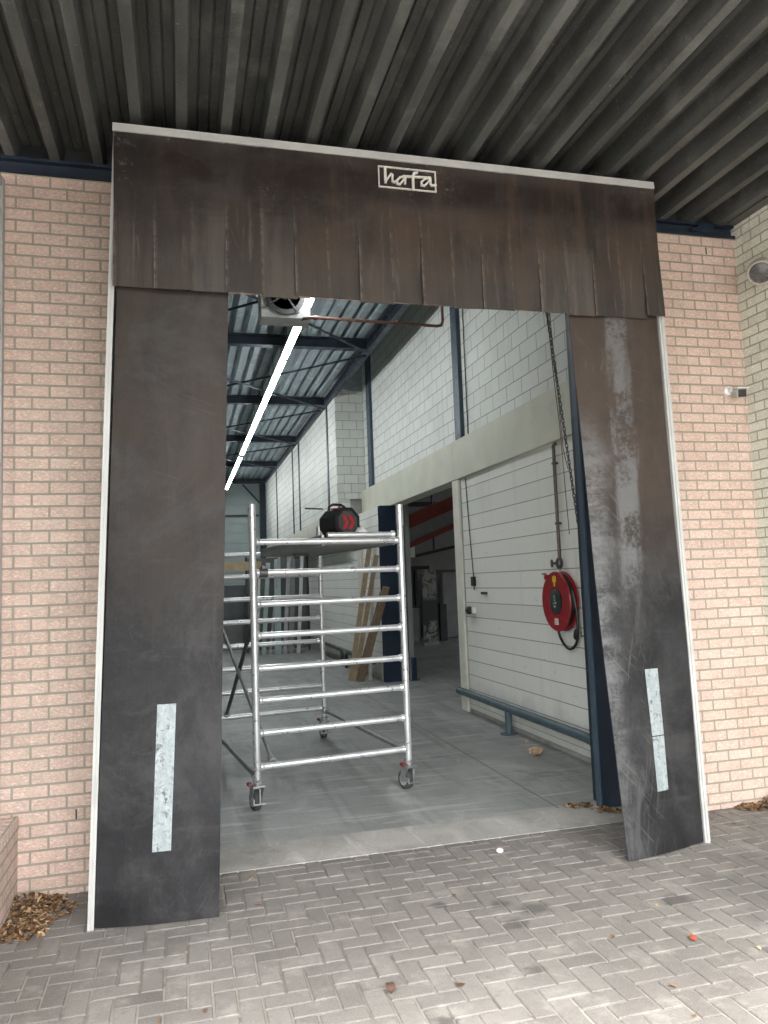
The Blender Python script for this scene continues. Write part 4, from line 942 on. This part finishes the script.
tag(cr.go('leaf_scrap', 'crumple'), 'tiny tan scrap at the foot of the block wall', 'litter')

# ------------------------------------------------------------------ camera (pose solved from the vanishing points)
cam = bpy.data.cameras.new('camera'); co = bpy.data.objects.new('camera', cam); COL.objects.link(co); S.camera = co
cam.sensor_fit = 'VERTICAL'; cam.sensor_height = 36.; cam.lens = 766.37 / 1024 * 36.; cam.clip_start = .05; cam.clip_end = 500
CR = [[0.9669109, -0.0123025, 0.2548176], [-0.2525363, 0.0954864, 0.9628644], [-0.0361773, -0.9953547, 0.08922]]
m = Matrix(((CR[0][0], -CR[0][1], -CR[0][2]), (CR[1][0], -CR[1][1], -CR[1][2]), (CR[2][0], -CR[2][1], -CR[2][2]))).to_4x4()
m.translation = (0, 0, 1.6); co.matrix_world = m

# ------------------------------------------------------------------ daylight: overcast
SUN_EL, SUN_AZ = R(62), R(190)      # azimuth clockwise from +Y
w = bpy.data.worlds.new('World'); S.world = w; w.use_nodes = True; nt = w.node_tree; nt.nodes.clear()
o = nt.nodes.new('ShaderNodeOutputWorld'); bg = nt.nodes.new('ShaderNodeBackground'); sk = nt.nodes.new('ShaderNodeTexSky')
hs = nt.nodes.new('ShaderNodeHueSaturation'); hs.inputs['Saturation'].default_value = .22
sk.sky_type = 'NISHITA'; sk.sun_disc = False; sk.sun_elevation = SUN_EL; sk.sun_rotation = SUN_AZ; sk.dust_density = 4.; sk.air_density = 1.5
bg.inputs[1].default_value = .15
nt.links.new(sk.outputs[0], hs.inputs['Color']); nt.links.new(hs.outputs[0], bg.inputs[0]); nt.links.new(bg.outputs[0], o.inputs[0])
sun = bpy.data.lights.new('sun', 'SUN'); sun.energy = 1.0; sun.angle = R(20); sun.color = (1, .98, .96)
so = bpy.data.objects.new('sun', sun); COL.objects.link(so)
d = Vector((math.sin(SUN_AZ) * math.cos(SUN_EL), math.cos(SUN_AZ) * math.cos(SUN_EL), math.sin(SUN_EL)))
so.rotation_euler = d.to_track_quat('Z', 'Y').to_euler(); so.location = d * 30

S.render.engine = 'CYCLES'
try:
    S.cycles.max_bounces = 12; S.cycles.diffuse_bounces = 6
except Exception: pass
S.view_settings.view_transform = 'Standard'; S.view_settings.look = 'None'; S.view_settings.gamma = 1.; S.view_settings.use_curve_mapping = False
S.view_settings.exposure = 3.3
